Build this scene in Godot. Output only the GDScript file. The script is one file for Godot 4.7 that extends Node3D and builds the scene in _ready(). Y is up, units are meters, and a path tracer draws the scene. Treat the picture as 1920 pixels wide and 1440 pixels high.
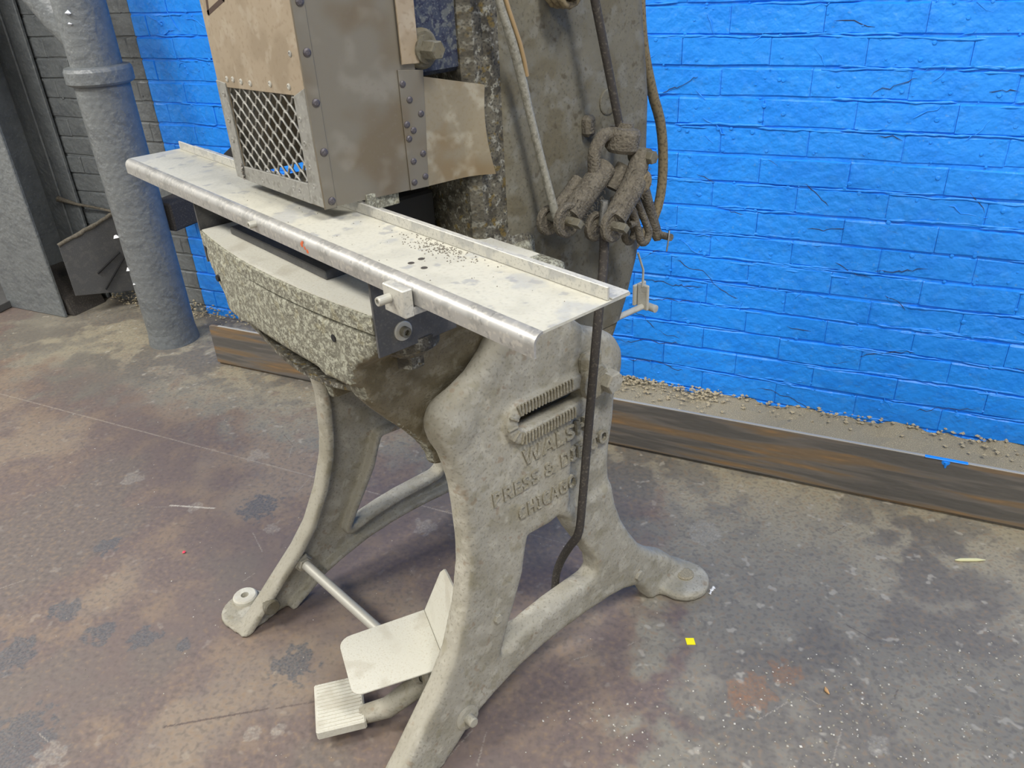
extends Node3D
# A dusty old punch press standing in front of a painted brick wall.
# x = to the machine's right, z = to its front, y = up. The wall is turned by TH about y.

const TH := 0.40265          # the wall's turn against the machine
var rng := RandomNumberGenerator.new()
var M := {}
var used := {}

# ------------------------------------------------------------------ scene set up
func _ready() -> void:
	rng.seed = 7
	camera_and_light()
	materials()
	room()
	ceiling_lamps()
	brick_wall()
	steel_kerb()
	column_and_pipe()
	build_press()
	litter()

func camera_and_light() -> void:
	var cam := Camera3D.new()
	cam.name = "camera"
	add_child(cam)
	var pitch := deg_to_rad(29.293)
	var roll := deg_to_rad(-3.144)
	var yaw := deg_to_rad(-49.4975)
	var fw := Vector3(sin(yaw) * cos(pitch), -sin(pitch), -cos(yaw) * cos(pitch))
	var rt := Vector3(cos(yaw), 0, sin(yaw))
	var up := rt.cross(fw)
	var r2 := rt * cos(roll) + up * sin(roll)
	var u2 := up * cos(roll) - rt * sin(roll)
	cam.transform = Transform3D(Basis(r2, u2, -fw), Vector3(1.07, 1.25, 0.72))
	cam.fov = 2.0 * rad_to_deg(atan(720.0 / 1487.0))
	cam.near = 0.02
	cam.current = true
	var we := WorldEnvironment.new()
	we.name = "environment"
	var e := Environment.new()
	e.background_mode = Environment.BG_COLOR
	e.background_color = Color(0.02, 0.02, 0.02)
	e.tonemap_mode = Environment.TONE_MAPPER_LINEAR
	e.tonemap_exposure = 1.55
	e.sdfgi_enabled = true
	e.ssao_enabled = true
	e.ssil_enabled = true
	we.environment = e
	add_child(we)

func ceiling_lamps() -> void:
	# s, t (along and out from the wall), width, depth, energy
	lamp(Vector3(-1.0, 3.55, 2.3), 1.2, 0.5, 7.5, "ceiling light panel in front of the press and to its left")
	lamp(Vector3(-3.0, 3.55, 2.5), 1.2, 0.5, 6.0, "ceiling light panel over the grey steel column")
	lamp(Vector3(2.3, 3.55, 2.6), 1.2, 0.5, 5.5, "ceiling light panel behind the viewer")
	lamp(Vector3(2.0, 3.55, 0.1), 1.2, 0.5, 6.0, "ceiling light panel near the blue wall on the right")

func lamp(at: Vector3, w: float, d: float, energy: float, label: String) -> void:
	var t := thing("ceiling_light", label, "light", "ceiling light panels", at)
	t.rotation.y = TH
	var s := ST()
	cbox(s, Vector3(0, 0.03, 0), Vector3(w + 0.04, 0.06, d + 0.04), 0.008)
	part("housing", s, M.white, t)
	for sx in [-1, 1]:
		s = ST()
		tube(s, [Vector3(sx * w * 0.4, 0.06, 0), Vector3(sx * w * 0.4, 0.652, 0)], 0.006, 8)
		part("hanger", s, M.steel, t)
	s = ST()
	cbox(s, Vector3(0, -0.004, 0), Vector3(w, 0.008, d), 0.002)
	part("diffuser", s, M.glow, t)
	var a := AreaLight3D.new()
	a.name = "lamp"
	a.area_size = Vector2(w, d)
	a.light_energy = energy
	a.light_color = Color(1.0, 0.988, 0.97)
	a.shadow_enabled = true
	a.position = Vector3(0, -0.014, 0)
	a.rotation.x = -PI / 2
	a.area_range = 15.0
	t.add_child(a)

# ------------------------------------------------------------------ node helpers
func numbered(n: String) -> String:
	if not used.has(n):
		used[n] = 0
		return n
	used[n] += 1
	return "%s_%03d" % [n, used[n]]

func thing(n: String, label: String, cat: String, group := "", at := Vector3.ZERO) -> Node3D:
	var o := Node3D.new()
	o.name = numbered(n)
	add_child(o)
	o.position = at
	meta(o, label, cat, group)
	return o

func meta(o: Node, label: String, cat: String, group := "", kind := "") -> void:
	if label != "":
		o.set_meta("label", label)
	if cat != "":
		o.set_meta("category", cat)
	if group != "":
		o.set_meta("group", group)
	if kind != "":
		o.set_meta("kind", kind)

func part(n: String, s: SurfaceTool, m: Material, parent: Node, label := "") -> MeshInstance3D:
	s.generate_normals()
	return mesh_part(n, s.commit(), m, parent, label)

func mesh_part(n: String, me: Mesh, m: Material, parent: Node, label := "") -> MeshInstance3D:
	var o := MeshInstance3D.new()
	o.mesh = me
	o.material_override = m
	if parent == self:
		o.name = numbered(n)
		add_child(o)
	else:
		o.name = n
		parent.add_child(o, true)
	if label != "":
		o.set_meta("label", label)
	return o

func ST() -> SurfaceTool:
	var s := SurfaceTool.new()
	s.begin(Mesh.PRIMITIVE_TRIANGLES)
	s.set_smooth_group(-1)
	return s

# ------------------------------------------------------------------ shape helpers
func tri(s: SurfaceTool, a: Vector3, b: Vector3, c: Vector3) -> void:
	s.add_vertex(a)
	s.add_vertex(b)
	s.add_vertex(c)

func quad(s: SurfaceTool, a: Vector3, b: Vector3, c: Vector3, d: Vector3) -> void:
	tri(s, a, b, c)
	tri(s, a, c, d)

# a box with chamfered edges, under a transform
func cbox(s: SurfaceTool, c: Vector3, size: Vector3, bev := 0.003, xf := Transform3D.IDENTITY) -> void:
	var h := size * 0.5
	bev = minf(bev, minf(h.x, minf(h.y, h.z)) * 0.9)
	var k := h - Vector3.ONE * bev
	var P := func(x, y, z) -> Vector3: return xf * (c + Vector3(x, y, z))
	for g in [-1.0, 1.0]:
		quad_o(s, P.call(g * h.x, -k.y, -k.z), P.call(g * h.x, k.y, -k.z), P.call(g * h.x, k.y, k.z), P.call(g * h.x, -k.y, k.z), g > 0)
		quad_o(s, P.call(-k.x, g * h.y, -k.z), P.call(-k.x, g * h.y, k.z), P.call(k.x, g * h.y, k.z), P.call(k.x, g * h.y, -k.z), g > 0)
		quad_o(s, P.call(-k.x, -k.y, g * h.z), P.call(k.x, -k.y, g * h.z), P.call(k.x, k.y, g * h.z), P.call(-k.x, k.y, g * h.z), g > 0)
		for q in [-1.0, 1.0]:
			var f: bool = g * q > 0
			quad_o(s, P.call(g * h.x, q * k.y, -k.z), P.call(g * k.x, q * h.y, -k.z), P.call(g * k.x, q * h.y, k.z), P.call(g * h.x, q * k.y, k.z), f)
			quad_o(s, P.call(-k.x, g * h.y, q * k.z), P.call(-k.x, g * k.y, q * h.z), P.call(k.x, g * k.y, q * h.z), P.call(k.x, g * h.y, q * k.z), f)
			quad_o(s, P.call(g * k.x, -k.y, q * h.z), P.call(g * h.x, -k.y, q * k.z), P.call(g * h.x, k.y, q * k.z), P.call(g * k.x, k.y, q * h.z), f)
			for w in [-1.0, 1.0]:
				var a: Vector3 = P.call(g * h.x, q * k.y, w * k.z)
				var b: Vector3 = P.call(g * k.x, q * h.y, w * k.z)
				var d: Vector3 = P.call(g * k.x, q * k.y, w * h.z)
				if g * q * w > 0:
					tri(s, a, d, b)
				else:
					tri(s, a, b, d)

func quad_o(s: SurfaceTool, a: Vector3, b: Vector3, c: Vector3, d: Vector3, flip: bool) -> void:
	if flip:
		quad(s, d, c, b, a)
	else:
		quad(s, a, b, c, d)

# a round bar along a line of points; r may be one radius or one for each point
func tube(s: SurfaceTool, pts: Array, r, n := 12, caps := true, smooth := 1) -> void:
	var m := pts.size()
	var rings := []
	var prev := Vector3.ZERO
	for i in m:
		var d: Vector3
		if i == 0:
			d = pts[1] - pts[0]
		elif i == m - 1:
			d = pts[m - 1] - pts[m - 2]
		else:
			d = (pts[i] - pts[i - 1]).normalized() + (pts[i + 1] - pts[i]).normalized()
		d = d.normalized()
		var u: Vector3
		if i == 0:
			u = d.cross(Vector3.UP if absf(d.y) < 0.9 else Vector3.RIGHT).normalized()
		else:
			u = (prev - d * prev.dot(d)).normalized()
		prev = u
		var v := d.cross(u)
		var rad: float = r[i] if r is Array else r
		var ring := []
		for k in n:
			var a := TAU * k / n
			ring.append(pts[i] + (u * cos(a) + v * sin(a)) * rad)
		rings.append(ring)
	s.set_smooth_group(smooth if smooth > 0 else -1)
	for i in m - 1:
		for k in n:
			var k2 := (k + 1) % n
			quad(s, rings[i][k], rings[i + 1][k], rings[i + 1][k2], rings[i][k2])
	s.set_smooth_group(-1)
	if caps:
		for k in range(1, n - 1):
			tri(s, rings[0][0], rings[0][k], rings[0][k + 1])
			tri(s, rings[m - 1][0], rings[m - 1][k + 1], rings[m - 1][k])

# turned shape: profile of (radius, height) along dir from at
func lathe(s: SurfaceTool, at: Vector3, dir: Vector3, prof: Array, n := 16, smooth := true) -> void:
	var d := dir.normalized()
	var u := d.cross(Vector3.UP if absf(d.y) < 0.9 else Vector3.RIGHT).normalized()
	var v := d.cross(u)
	for i in prof.size() - 1:
		s.set_smooth_group(10 + i if smooth else -1)
		for k in n:
			var a := TAU * k / n
			var b := TAU * (k + 1) / n
			var ea := u * cos(a) + v * sin(a)
			var eb := u * cos(b) + v * sin(b)
			var p: Vector2 = prof[i]
			var q: Vector2 = prof[i + 1]
			quad(s, at + d * p.y + ea * p.x, at + d * q.y + ea * q.x, at + d * q.y + eb * q.x, at + d * p.y + eb * p.x)
	s.set_smooth_group(-1)

# bolt head: washer and hexagon (sides = 4: square head)
func bolt(s: SurfaceTool, at: Vector3, dir: Vector3, r: float, h: float, washer := 1.6, sides := 6) -> void:
	var d := dir.normalized()
	if washer > 0:
		lathe(s, at, d, [Vector2(0, 0.002), Vector2(r * washer, 0.002), Vector2(r * washer, 0), Vector2(r * washer, -0.002)].duplicate(), 18)
		lathe(s, at, d, [Vector2(r * washer, 0), Vector2(r * washer, r * 0.22), Vector2(r * washer * 0.9, r * 0.3), Vector2(0, r * 0.3)], 18)
	lathe(s, at, d, [Vector2(r, 0), Vector2(r, h * 0.9), Vector2(r * 0.88, h), Vector2(0, h)], sides, false)

# cap screw with a hexagon socket
func cap_screw(s: SurfaceTool, at: Vector3, dir: Vector3, r: float, h: float) -> void:
	lathe(s, at, dir, [Vector2(r, 0), Vector2(r, h * 0.9), Vector2(r * 0.9, h), Vector2(r * 0.55, h), Vector2(r * 0.5, h * 0.4), Vector2(0, h * 0.4)], 18, false)

# flat outline (x, y) given thickness, under a transform; the sheet lies in the local xy plane from z = 0 to -thick
func prism(s: SurfaceTool, poly: PackedVector2Array, thick: float, xf: Transform3D, bev := 0.0) -> void:
	if Geometry2D.is_polygon_clockwise(poly):
		poly.reverse()
	var inner := poly
	if bev > 0.0:
		var o := Geometry2D.offset_polygon(poly, -bev, Geometry2D.JOIN_MITER)
		if o.size() == 1 and o[0].size() == poly.size():
			inner = nearest_order(poly, o[0])
		else:
			bev = 0.0
	var idx := Geometry2D.triangulate_polygon(inner)
	for i in range(0, idx.size(), 3):
		var a: Vector2 = inner[idx[i]]
		var b: Vector2 = inner[idx[i + 1]]
		var c: Vector2 = inner[idx[i + 2]]
		tri(s, xf * Vector3(a.x, a.y, 0), xf * Vector3(c.x, c.y, 0), xf * Vector3(b.x, b.y, 0))
		tri(s, xf * Vector3(a.x, a.y, -thick), xf * Vector3(b.x, b.y, -thick), xf * Vector3(c.x, c.y, -thick))
	var n := poly.size()
	for i in n:
		var j := (i + 1) % n
		var a0 := Vector3(inner[i].x, inner[i].y, 0)
		var b0 := Vector3(inner[j].x, inner[j].y, 0)
		var a1 := Vector3(poly[i].x, poly[i].y, -bev)
		var b1 := Vector3(poly[j].x, poly[j].y, -bev)
		var a2 := Vector3(poly[i].x, poly[i].y, -thick + bev)
		var b2 := Vector3(poly[j].x, poly[j].y, -thick + bev)
		var a3 := Vector3(inner[i].x, inner[i].y, -thick)
		var b3 := Vector3(inner[j].x, inner[j].y, -thick)
		if bev > 0.0:
			quad(s, xf * a0, xf * b0, xf * b1, xf * a1)
			quad(s, xf * a2, xf * b2, xf * b3, xf * a3)
		quad(s, xf * a1, xf * b1, xf * b2, xf * a2)

func nearest_order(poly: PackedVector2Array, o: PackedVector2Array) -> PackedVector2Array:
	if Geometry2D.is_polygon_clockwise(o):
		o.reverse()
	var best := 0
	var bd := 1e9
	for k in o.size():
		var sum := 0.0
		for i in poly.size():
			sum += poly[i].distance_squared_to(o[(i + k) % o.size()])
		if sum < bd:
			bd = sum
			best = k
	var r := PackedVector2Array()
	for i in poly.size():
		r.append(o[(i + best) % o.size()])
	return r

# a transform whose xy plane is spanned by ux and uy at the origin o
func plane(o: Vector3, ux: Vector3, uy: Vector3) -> Transform3D:
	var x := ux.normalized()
	var z := x.cross(uy).normalized()
	return Transform3D(Basis(x, z.cross(x), z), o)

func v2(a: Array) -> PackedVector2Array:
	var r := PackedVector2Array()
	for i in range(0, a.size(), 2):
		r.append(Vector2(a[i], a[i + 1]))
	return r

# ------------------------------------------------------------------ cast shapes: a distance field meshed as surface nets
func poly_sdf(p: Vector2, poly: PackedVector2Array) -> float:
	var d := 1e9
	var inside := false
	var j := poly.size() - 1
	for i in poly.size():
		var a := poly[i]
		var b := poly[j]
		var e := b - a
		var w := p - a
		var q := w - e * clampf(w.dot(e) / e.dot(e), 0.0, 1.0)
		d = minf(d, q.length_squared())
		if (a.y > p.y) != (b.y > p.y) and p.x < (b.x - a.x) * (p.y - a.y) / (b.y - a.y) + a.x:
			inside = not inside
		j = i
	return -sqrt(d) if inside else sqrt(d)

func smin(a: float, b: float, k: float) -> float:
	var h := maxf(k - absf(a - b), 0.0) / k
	return minf(a, b) - h * h * k * 0.25

func smax(a: float, b: float, k: float) -> float:
	return -smin(-a, -b, k)

func nets(f: PackedFloat32Array, n: Vector3i, o: Vector3, h: float, mirror := false) -> ArrayMesh:
	var sx := 1
	var sy := n.x
	var sz := n.x * n.y
	var off := [0, sx, sy, sx + sy, sz, sx + sz, sy + sz, sx + sy + sz]
	var cell := PackedInt32Array()
	cell.resize(n.x * n.y * n.z)
	cell.fill(-1)
	var V := PackedVector3Array()
	var I := PackedInt32Array()
	var edges := [[0, 1], [2, 3], [4, 5], [6, 7], [0, 2], [1, 3], [4, 6], [5, 7], [0, 4], [1, 5], [2, 6], [3, 7]]
	var lim := h * 2.2
	for z in n.z - 1:
		for y in n.y - 1:
			var base := y * sy + z * sz
			for x in n.x - 1:
				var i := base + x
				if absf(f[i]) > lim:
					continue
				var m := 0
				for c in 8:
					if f[i + off[c]] < 0.0:
						m |= 1 << c
				if m == 0 or m == 255:
					continue
				var acc := Vector3.ZERO
				var cnt := 0
				for e in edges:
					var a: int = e[0]
					var b: int = e[1]
					if ((m >> a) & 1) == ((m >> b) & 1):
						continue
					var fa := f[i + off[a]]
					var fb := f[i + off[b]]
					var t := fa / (fa - fb)
					var pa := Vector3(a & 1, (a >> 1) & 1, a >> 2)
					var pb := Vector3(b & 1, (b >> 1) & 1, b >> 2)
					acc += pa.lerp(pb, t)
					cnt += 1
				acc = o + (Vector3(x, y, z) + acc / cnt) * h
				if mirror:
					acc.x = -acc.x
				cell[i] = V.size()
				V.append(acc)
	for z in range(1, n.z - 1):
		for y in range(1, n.y - 1):
			var base := y * sy + z * sz
			for x in range(1, n.x - 1):
				var i := base + x
				if cell[i] < 0:
					continue
				var s0 := f[i] < 0.0
				if s0 != (f[i + sx] < 0.0):
					net_quad(I, cell[i], cell[i - sy], cell[i - sy - sz], cell[i - sz], s0 != mirror)
				if s0 != (f[i + sy] < 0.0):
					net_quad(I, cell[i], cell[i - sz], cell[i - sx - sz], cell[i - sx], s0 != mirror)
				if s0 != (f[i + sz] < 0.0):
					net_quad(I, cell[i], cell[i - sx], cell[i - sx - sy], cell[i - sy], s0 != mirror)
	var arr := []
	arr.resize(Mesh.ARRAY_MAX)
	arr[Mesh.ARRAY_VERTEX] = V
	arr[Mesh.ARRAY_INDEX] = I
	var N := PackedVector3Array()
	N.resize(V.size())
	for k in range(0, I.size(), 3):
		var nn := (V[I[k + 2]] - V[I[k]]).cross(V[I[k + 1]] - V[I[k]])
		N[I[k]] += nn
		N[I[k + 1]] += nn
		N[I[k + 2]] += nn
	for k in N.size():
		N[k] = N[k].normalized()
	arr[Mesh.ARRAY_NORMAL] = N
	var me := ArrayMesh.new()
	me.add_surface_from_arrays(Mesh.PRIMITIVE_TRIANGLES, arr)
	return me

func net_quad(I: PackedInt32Array, a: int, b: int, c: int, d: int, flip: bool) -> void:
	if a < 0 or b < 0 or c < 0 or d < 0:
		return
	if flip:
		I.append_array(PackedInt32Array([a, d, c, a, c, b]))
	else:
		I.append_array(PackedInt32Array([a, b, c, a, c, d]))

# ------------------------------------------------------------------ materials
func noise_bytes(size: int, cycles: float, sd: int, kind: String, oct := 3) -> PackedByteArray:
	var n := FastNoiseLite.new()
	n.seed = sd
	n.frequency = cycles / size
	n.fractal_octaves = oct
	n.noise_type = FastNoiseLite.TYPE_SIMPLEX_SMOOTH
	if kind == "ridge":
		n.fractal_type = FastNoiseLite.FRACTAL_RIDGED
	elif kind == "cell":
		n.noise_type = FastNoiseLite.TYPE_CELLULAR
		n.fractal_type = FastNoiseLite.FRACTAL_NONE
	var im := n.get_seamless_image(size, size, false, false, 0.15, true)
	im.convert(Image.FORMAT_L8)
	return im.get_data()

# layers: [colour, cycles a tile, from, to, strength, kind, octaves]
func picture(size: int, base: Color, layers: Array, sd: int) -> Image:
	var nb := []
	for k in layers.size():
		var l: Array = layers[k]
		nb.append(noise_bytes(size, l[1], sd + k * 13, l[5] if l.size() > 5 else "simplex", l[6] if l.size() > 6 else 3))
	var out := PackedByteArray()
	out.resize(size * size * 3)
	# a table for each layer: noise value -> share of its colour
	var tabs := []
	for l in layers:
		var tb := PackedFloat32Array()
		for v in 256:
			tb.append(smoothstep(l[2], l[3], v / 255.0) * l[4] if l[2] < l[3] else (1.0 - smoothstep(l[3], l[2], v / 255.0)) * l[4])
		tabs.append(tb)
	var nl := layers.size()
	for i in size * size:
		var c := base
		for k in nl:
			var a: float = tabs[k][nb[k][i]]
			if a > 0.004:
				c = c.lerp(layers[k][0], a)
		out[i * 3] = int(clampf(c.r, 0, 1) * 255)
		out[i * 3 + 1] = int(clampf(c.g, 0, 1) * 255)
		out[i * 3 + 2] = int(clampf(c.b, 0, 1) * 255)
	return Image.create_from_data(size, size, false, Image.FORMAT_RGB8, out)

func tex(im: Image) -> ImageTexture:
	im.generate_mipmaps()
	return ImageTexture.create_from_image(im)

func relief(size: int, cycles: float, sd: int, kind: String, strength: float, oct := 4) -> ImageTexture:
	var im := Image.create_from_data(size, size, false, Image.FORMAT_L8, noise_bytes(size, cycles, sd, kind, oct))
	im.convert(Image.FORMAT_RGBA8)
	im.bump_map_to_normal_map(strength)
	return tex(im)

func mat(albedo, tile: float, rough: float, metal := 0.0, nrm: Texture2D = null, nscale := 1.0, world := true) -> StandardMaterial3D:
	var m := StandardMaterial3D.new()
	if albedo is Color:
		m.albedo_color = albedo
	else:
		m.albedo_texture = albedo
	m.roughness = rough
	m.metallic = metal
	m.uv1_triplanar = true
	m.uv1_world_triplanar = world
	m.uv1_triplanar_sharpness = 8.0
	m.uv1_scale = Vector3.ONE / tile
	if nrm:
		m.normal_enabled = true
		m.normal_texture = nrm
		m.normal_scale = nscale
	return m

func c8(r: int, g: int, b: int) -> Color:
	return Color(r / 255.0, g / 255.0, b / 255.0)

func materials() -> void:
	var grit := relief(512, 60, 3, "simplex", 1.6)
	var rough_cast := relief(512, 20, 5, "simplex", 1.6, 5)
	var paint_bumps := relief(512, 22, 9, "simplex", 2.2, 4)
	# cast iron under pale grinding dust
	M.dust_iron = mat(tex(picture(512, c8(158, 154, 140), [
		[c8(138, 133, 116), 4, 0.48, 0.8, 0.6],
		[c8(132, 126, 102), 9, 0.62, 0.82, 0.4],
		[c8(178, 174, 160), 10, 0.55, 0.8, 0.6],
		[c8(108, 104, 91), 70, 0.6, 0.82, 0.45, "simplex", 3],
		[c8(128, 106, 84), 12, 0.82, 0.88, 0.35]], 11)), 0.5, 0.95, 0.0, rough_cast, 0.8)
	M.dust_iron_rough = mat(tex(picture(320, c8(142, 137, 121), [
		[c8(134, 128, 106), 6, 0.45, 0.75, 0.6],
		[c8(176, 171, 154), 22, 0.55, 0.78, 0.6],
		[c8(108, 102, 86), 80, 0.58, 0.8, 0.5, "simplex", 3]], 23)), 0.4, 0.97, 0.0, grit, 1.0)
	M.apron = mat(tex(picture(512, c8(116, 114, 100), [
		[c8(172, 172, 154), 20, 0.4, 0.62, 0.8, "simplex", 5],
		[c8(98, 95, 83), 30, 0.58, 0.7, 0.75, "simplex", 4],
		[c8(138, 130, 98), 8, 0.66, 0.82, 0.4],
		[c8(190, 190, 172), 64, 0.56, 0.74, 0.65, "simplex", 3],
		[c8(86, 84, 74), 80, 0.66, 0.8, 0.6, "simplex", 3]], 31)), 0.32, 0.9, 0.0, grit, 0.8)
	M.gravel = mat(tex(picture(256, c8(176, 164, 136), [[c8(132, 120, 98), 20, 0.5, 0.7, 0.8], [c8(204, 194, 166), 30, 0.6, 0.75, 0.7]], 173)), 0.08, 0.98)
	M.rod = mat(tex(picture(256, c8(142, 140, 128), [[c8(112, 110, 99), 20, 0.5, 0.72, 0.7], [c8(170, 168, 158), 40, 0.6, 0.8, 0.6]], 163)), 0.2, 0.7)
	M.neck = mat(tex(picture(320, c8(116, 108, 88), [
		[c8(94, 86, 64), 5, 0.45, 0.75, 0.7],
		[c8(138, 133, 116), 12, 0.55, 0.8, 0.6],
		[c8(80, 74, 58), 70, 0.6, 0.8, 0.5, "simplex", 3]], 167)), 0.35, 0.95, 0.0, grit, 0.8)
	M.crack_shade = mat(c8(58, 62, 84), 0.1, 0.95)
	M.frame = mat(tex(picture(512, c8(106, 102, 88), [
		[c8(94, 87, 68), 5, 0.45, 0.75, 0.7],
		[c8(120, 119, 111), 8, 0.55, 0.8, 0.6],
		[c8(74, 70, 58), 64, 0.62, 0.82, 0.55, "simplex", 3],
		[c8(66, 58, 42), 12, 0.74, 0.86, 0.5]], 41)), 0.45, 0.9, 0.0, rough_cast, 0.7)
	M.frame_oily_shade = mat(tex(picture(320, c8(92, 88, 76), [  # oil stains; also paints the shade on the bed strap
		[c8(58, 54, 44), 10, 0.45, 0.7, 0.9],
		[c8(146, 146, 136), 20, 0.6, 0.75, 0.8],
		[c8(104, 84, 32), 14, 0.68, 0.82, 0.7],
		[c8(40, 38, 34), 70, 0.6, 0.78, 0.8, "simplex", 2]], 47)), 0.3, 0.7, 0.0, rough_cast, 0.9)
	M.housing = mat(tex(picture(320, c8(48, 54, 70), [
		[c8(92, 96, 94), 12, 0.5, 0.66, 0.8, "simplex", 4],
		[c8(24, 28, 52), 16, 0.55, 0.75, 0.8],
		[c8(120, 122, 116), 60, 0.62, 0.78, 0.6, "simplex", 2]], 53)), 0.25, 0.6, 0.0, rough_cast, 0.7)
	M.fuzz = mat(tex(picture(320, c8(104, 98, 86), [
		[c8(84, 79, 69), 10, 0.45, 0.7, 0.7],
		[c8(124, 118, 104), 44, 0.54, 0.76, 0.6, "simplex", 4],
		[c8(72, 67, 58), 60, 0.6, 0.8, 0.6, "simplex", 3]], 59)), 0.3, 0.98, 0.0, grit, 1.6)
	M.steel = mat(tex(picture(256, c8(150, 150, 146), [
		[c8(120, 120, 116), 20, 0.5, 0.8, 0.8],
		[c8(190, 188, 180), 60, 0.6, 0.8, 0.6, "simplex", 2]], 61)), 0.12, 0.45, 0.7)
	M.bright_bolt = mat(c8(176, 174, 164), 0.1, 0.5, 0.3)
	M.lip = mat(tex(picture(320, c8(178, 177, 173), [
		[c8(152, 151, 147), 6, 0.5, 0.76, 0.6, "simplex", 4],
		[c8(206, 203, 193), 30, 0.58, 0.74, 0.6, "simplex", 3],
		[c8(120, 119, 116), 26, 0.74, 0.82, 0.4, "simplex", 4]], 67)), 0.3, 0.4, 0.55)
	M.table = mat(tex(picture(512, c8(178, 176, 163), [
		[c8(166, 164, 152), 6, 0.5, 0.75, 0.6],
		[c8(150, 152, 153), 5, 0.62, 0.78, 0.55, "simplex", 5],
		[c8(128, 130, 133), 12, 0.72, 0.82, 0.5, "simplex", 5],
		[c8(156, 152, 140), 80, 0.62, 0.8, 0.4, "simplex", 2]], 71)), 0.55, 0.75, 0.0, grit, 0.2)
	M.filings = mat(c8(112, 107, 96), 0.1, 0.9)
	M.fence = mat(tex(picture(256, c8(196, 194, 184), [
		[c8(168, 168, 164), 8, 0.5, 0.75, 0.7],
		[c8(150, 148, 140), 50, 0.64, 0.8, 0.6, "simplex", 2]], 73)), 0.25, 0.55, 0.35)
	M.guard_front = mat(tex(picture(320, c8(162, 147, 125), [
		[c8(146, 131, 109), 4, 0.45, 0.75, 0.7],
		[c8(174, 162, 143), 9, 0.58, 0.8, 0.6],
		[c8(140, 124, 102), 40, 0.64, 0.82, 0.5, "simplex", 2]], 79)), 0.4, 0.5, 0.35)
	M.guard_side = mat(tex(picture(320, c8(118, 113, 102), [
		[c8(104, 90, 70), 3, 0.45, 0.8, 0.6],
		[c8(142, 138, 128), 7, 0.5, 0.85, 0.5],
		[c8(118, 111, 100), 60, 0.68, 0.84, 0.4, "simplex", 2]], 83)), 0.5, 0.46, 0.35)
	M.guard_rear = mat(tex(picture(320, c8(148, 138, 117), [
		[c8(136, 112, 78), 4, 0.52, 0.85, 0.5],
		[c8(184, 177, 158), 9, 0.5, 0.85, 0.6],
		[c8(140, 124, 94), 60, 0.6, 0.84, 0.4, "simplex", 3]], 89)), 0.4, 0.34, 0.5)
	M.guard_bar = mat(tex(picture(256, c8(150, 149, 143), [
		[c8(120, 118, 110), 10, 0.5, 0.8, 0.6],
		[c8(176, 174, 166), 24, 0.6, 0.8, 0.6]], 97)), 0.2, 0.5, 0.4)
	M.weld = mat(c8(124, 120, 112), 0.1, 0.4, 0.6, grit, 1.0)
	M.rivet = mat(tex(picture(256, c8(84, 80, 84), [[c8(126, 122, 118), 40, 0.55, 0.75, 0.6]], 101)), 0.1, 0.5, 0.5)
	M.dark_plate = mat(tex(picture(256, c8(78, 78, 78), [
		[c8(90, 89, 87), 8, 0.5, 0.8, 0.7],
		[c8(120, 118, 112), 60, 0.68, 0.82, 0.4, "simplex", 2]], 103)), 0.3, 0.7)
	M.black = mat(c8(28, 28, 30), 0.2, 0.8)
	M.rubber = mat(tex(picture(256, c8(58, 54, 50), [[c8(96, 90, 80), 30, 0.55, 0.78, 0.8]], 107)), 0.2, 0.9)
	M.cable = mat(tex(picture(256, c8(122, 110, 84), [[c8(84, 74, 56), 20, 0.5, 0.75, 0.8]], 109)), 0.15, 0.8)
	M.tan_cable = mat(c8(158, 134, 96), 0.1, 0.6)
	M.pale_dust = mat(tex(picture(320, c8(195, 193, 180), [
		[c8(174, 169, 154), 5, 0.5, 0.8, 0.6],
		[c8(170, 160, 138), 80, 0.68, 0.82, 0.5, "simplex", 2]], 113)), 0.4, 0.95, 0.0, grit, 0.25)
	M.ink = mat(c8(70, 54, 46), 0.1, 0.9)
	M.orange = mat(c8(196, 96, 52), 0.1, 0.8)
	# wall paint
	M.blue = mat(tex(picture(512, c8(34, 144, 248), [
		[c8(26, 134, 242), 6, 0.45, 0.8, 0.7],
		[c8(58, 150, 246), 14, 0.58, 0.8, 0.5],
		[c8(112, 156, 220), 40, 0.8, 0.88, 0.5, "simplex", 4]], 127)), 0.7, 0.45, 0.0, paint_bumps, 1.0)
	M.grey_paint = mat(tex(picture(512, c8(108, 112, 113), [
		[c8(96, 100, 102), 7, 0.45, 0.75, 0.7],
		[c8(122, 125, 124), 30, 0.62, 0.82, 0.5, "simplex", 4],
		[c8(158, 160, 155), 60, 0.8, 0.87, 0.6, "simplex", 3]], 131)), 0.6, 0.42, 0.0, paint_bumps, 1.0)
	M.mortar_bare = mat(tex(picture(256, c8(150, 142, 120), [
		[c8(190, 178, 148), 30, 0.55, 0.75, 0.8],
		[c8(104, 96, 82), 50, 0.55, 0.75, 0.8]], 137)), 0.12, 0.98, 0.0, grit, 1.5)
	M.kerb = mat(tex(kerb_picture()), 1.0, 0.55, 0.1, grit, 0.3, false)
	M.kerb.uv1_scale = Vector3(0.25, 1.0, 0.25)
	M.kerb_edge = mat(c8(176, 172, 160), 0.1, 0.6, 0.3)
	M.white = mat(c8(226, 226, 222), 1.0, 0.6)
	M.wall_far = mat(tex(picture(256, c8(226, 226, 222), [[c8(214, 214, 208), 6, 0.5, 0.8, 0.8]], 139)), 2.0, 0.9)
	M.paper_yellow = mat(c8(250, 238, 10), 0.1, 0.7)
	M.wood = mat(c8(206, 204, 160), 0.1, 0.9)
	M.chip_white = mat(c8(224, 226, 228), 0.1, 0.8)
	M.chip_brown = mat(c8(190, 150, 104), 0.1, 0.9)
	M.chip_pink = mat(c8(240, 76, 96), 0.1, 0.7)
	M.flakes = mat(Color.WHITE, 0.1, 0.95)
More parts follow.
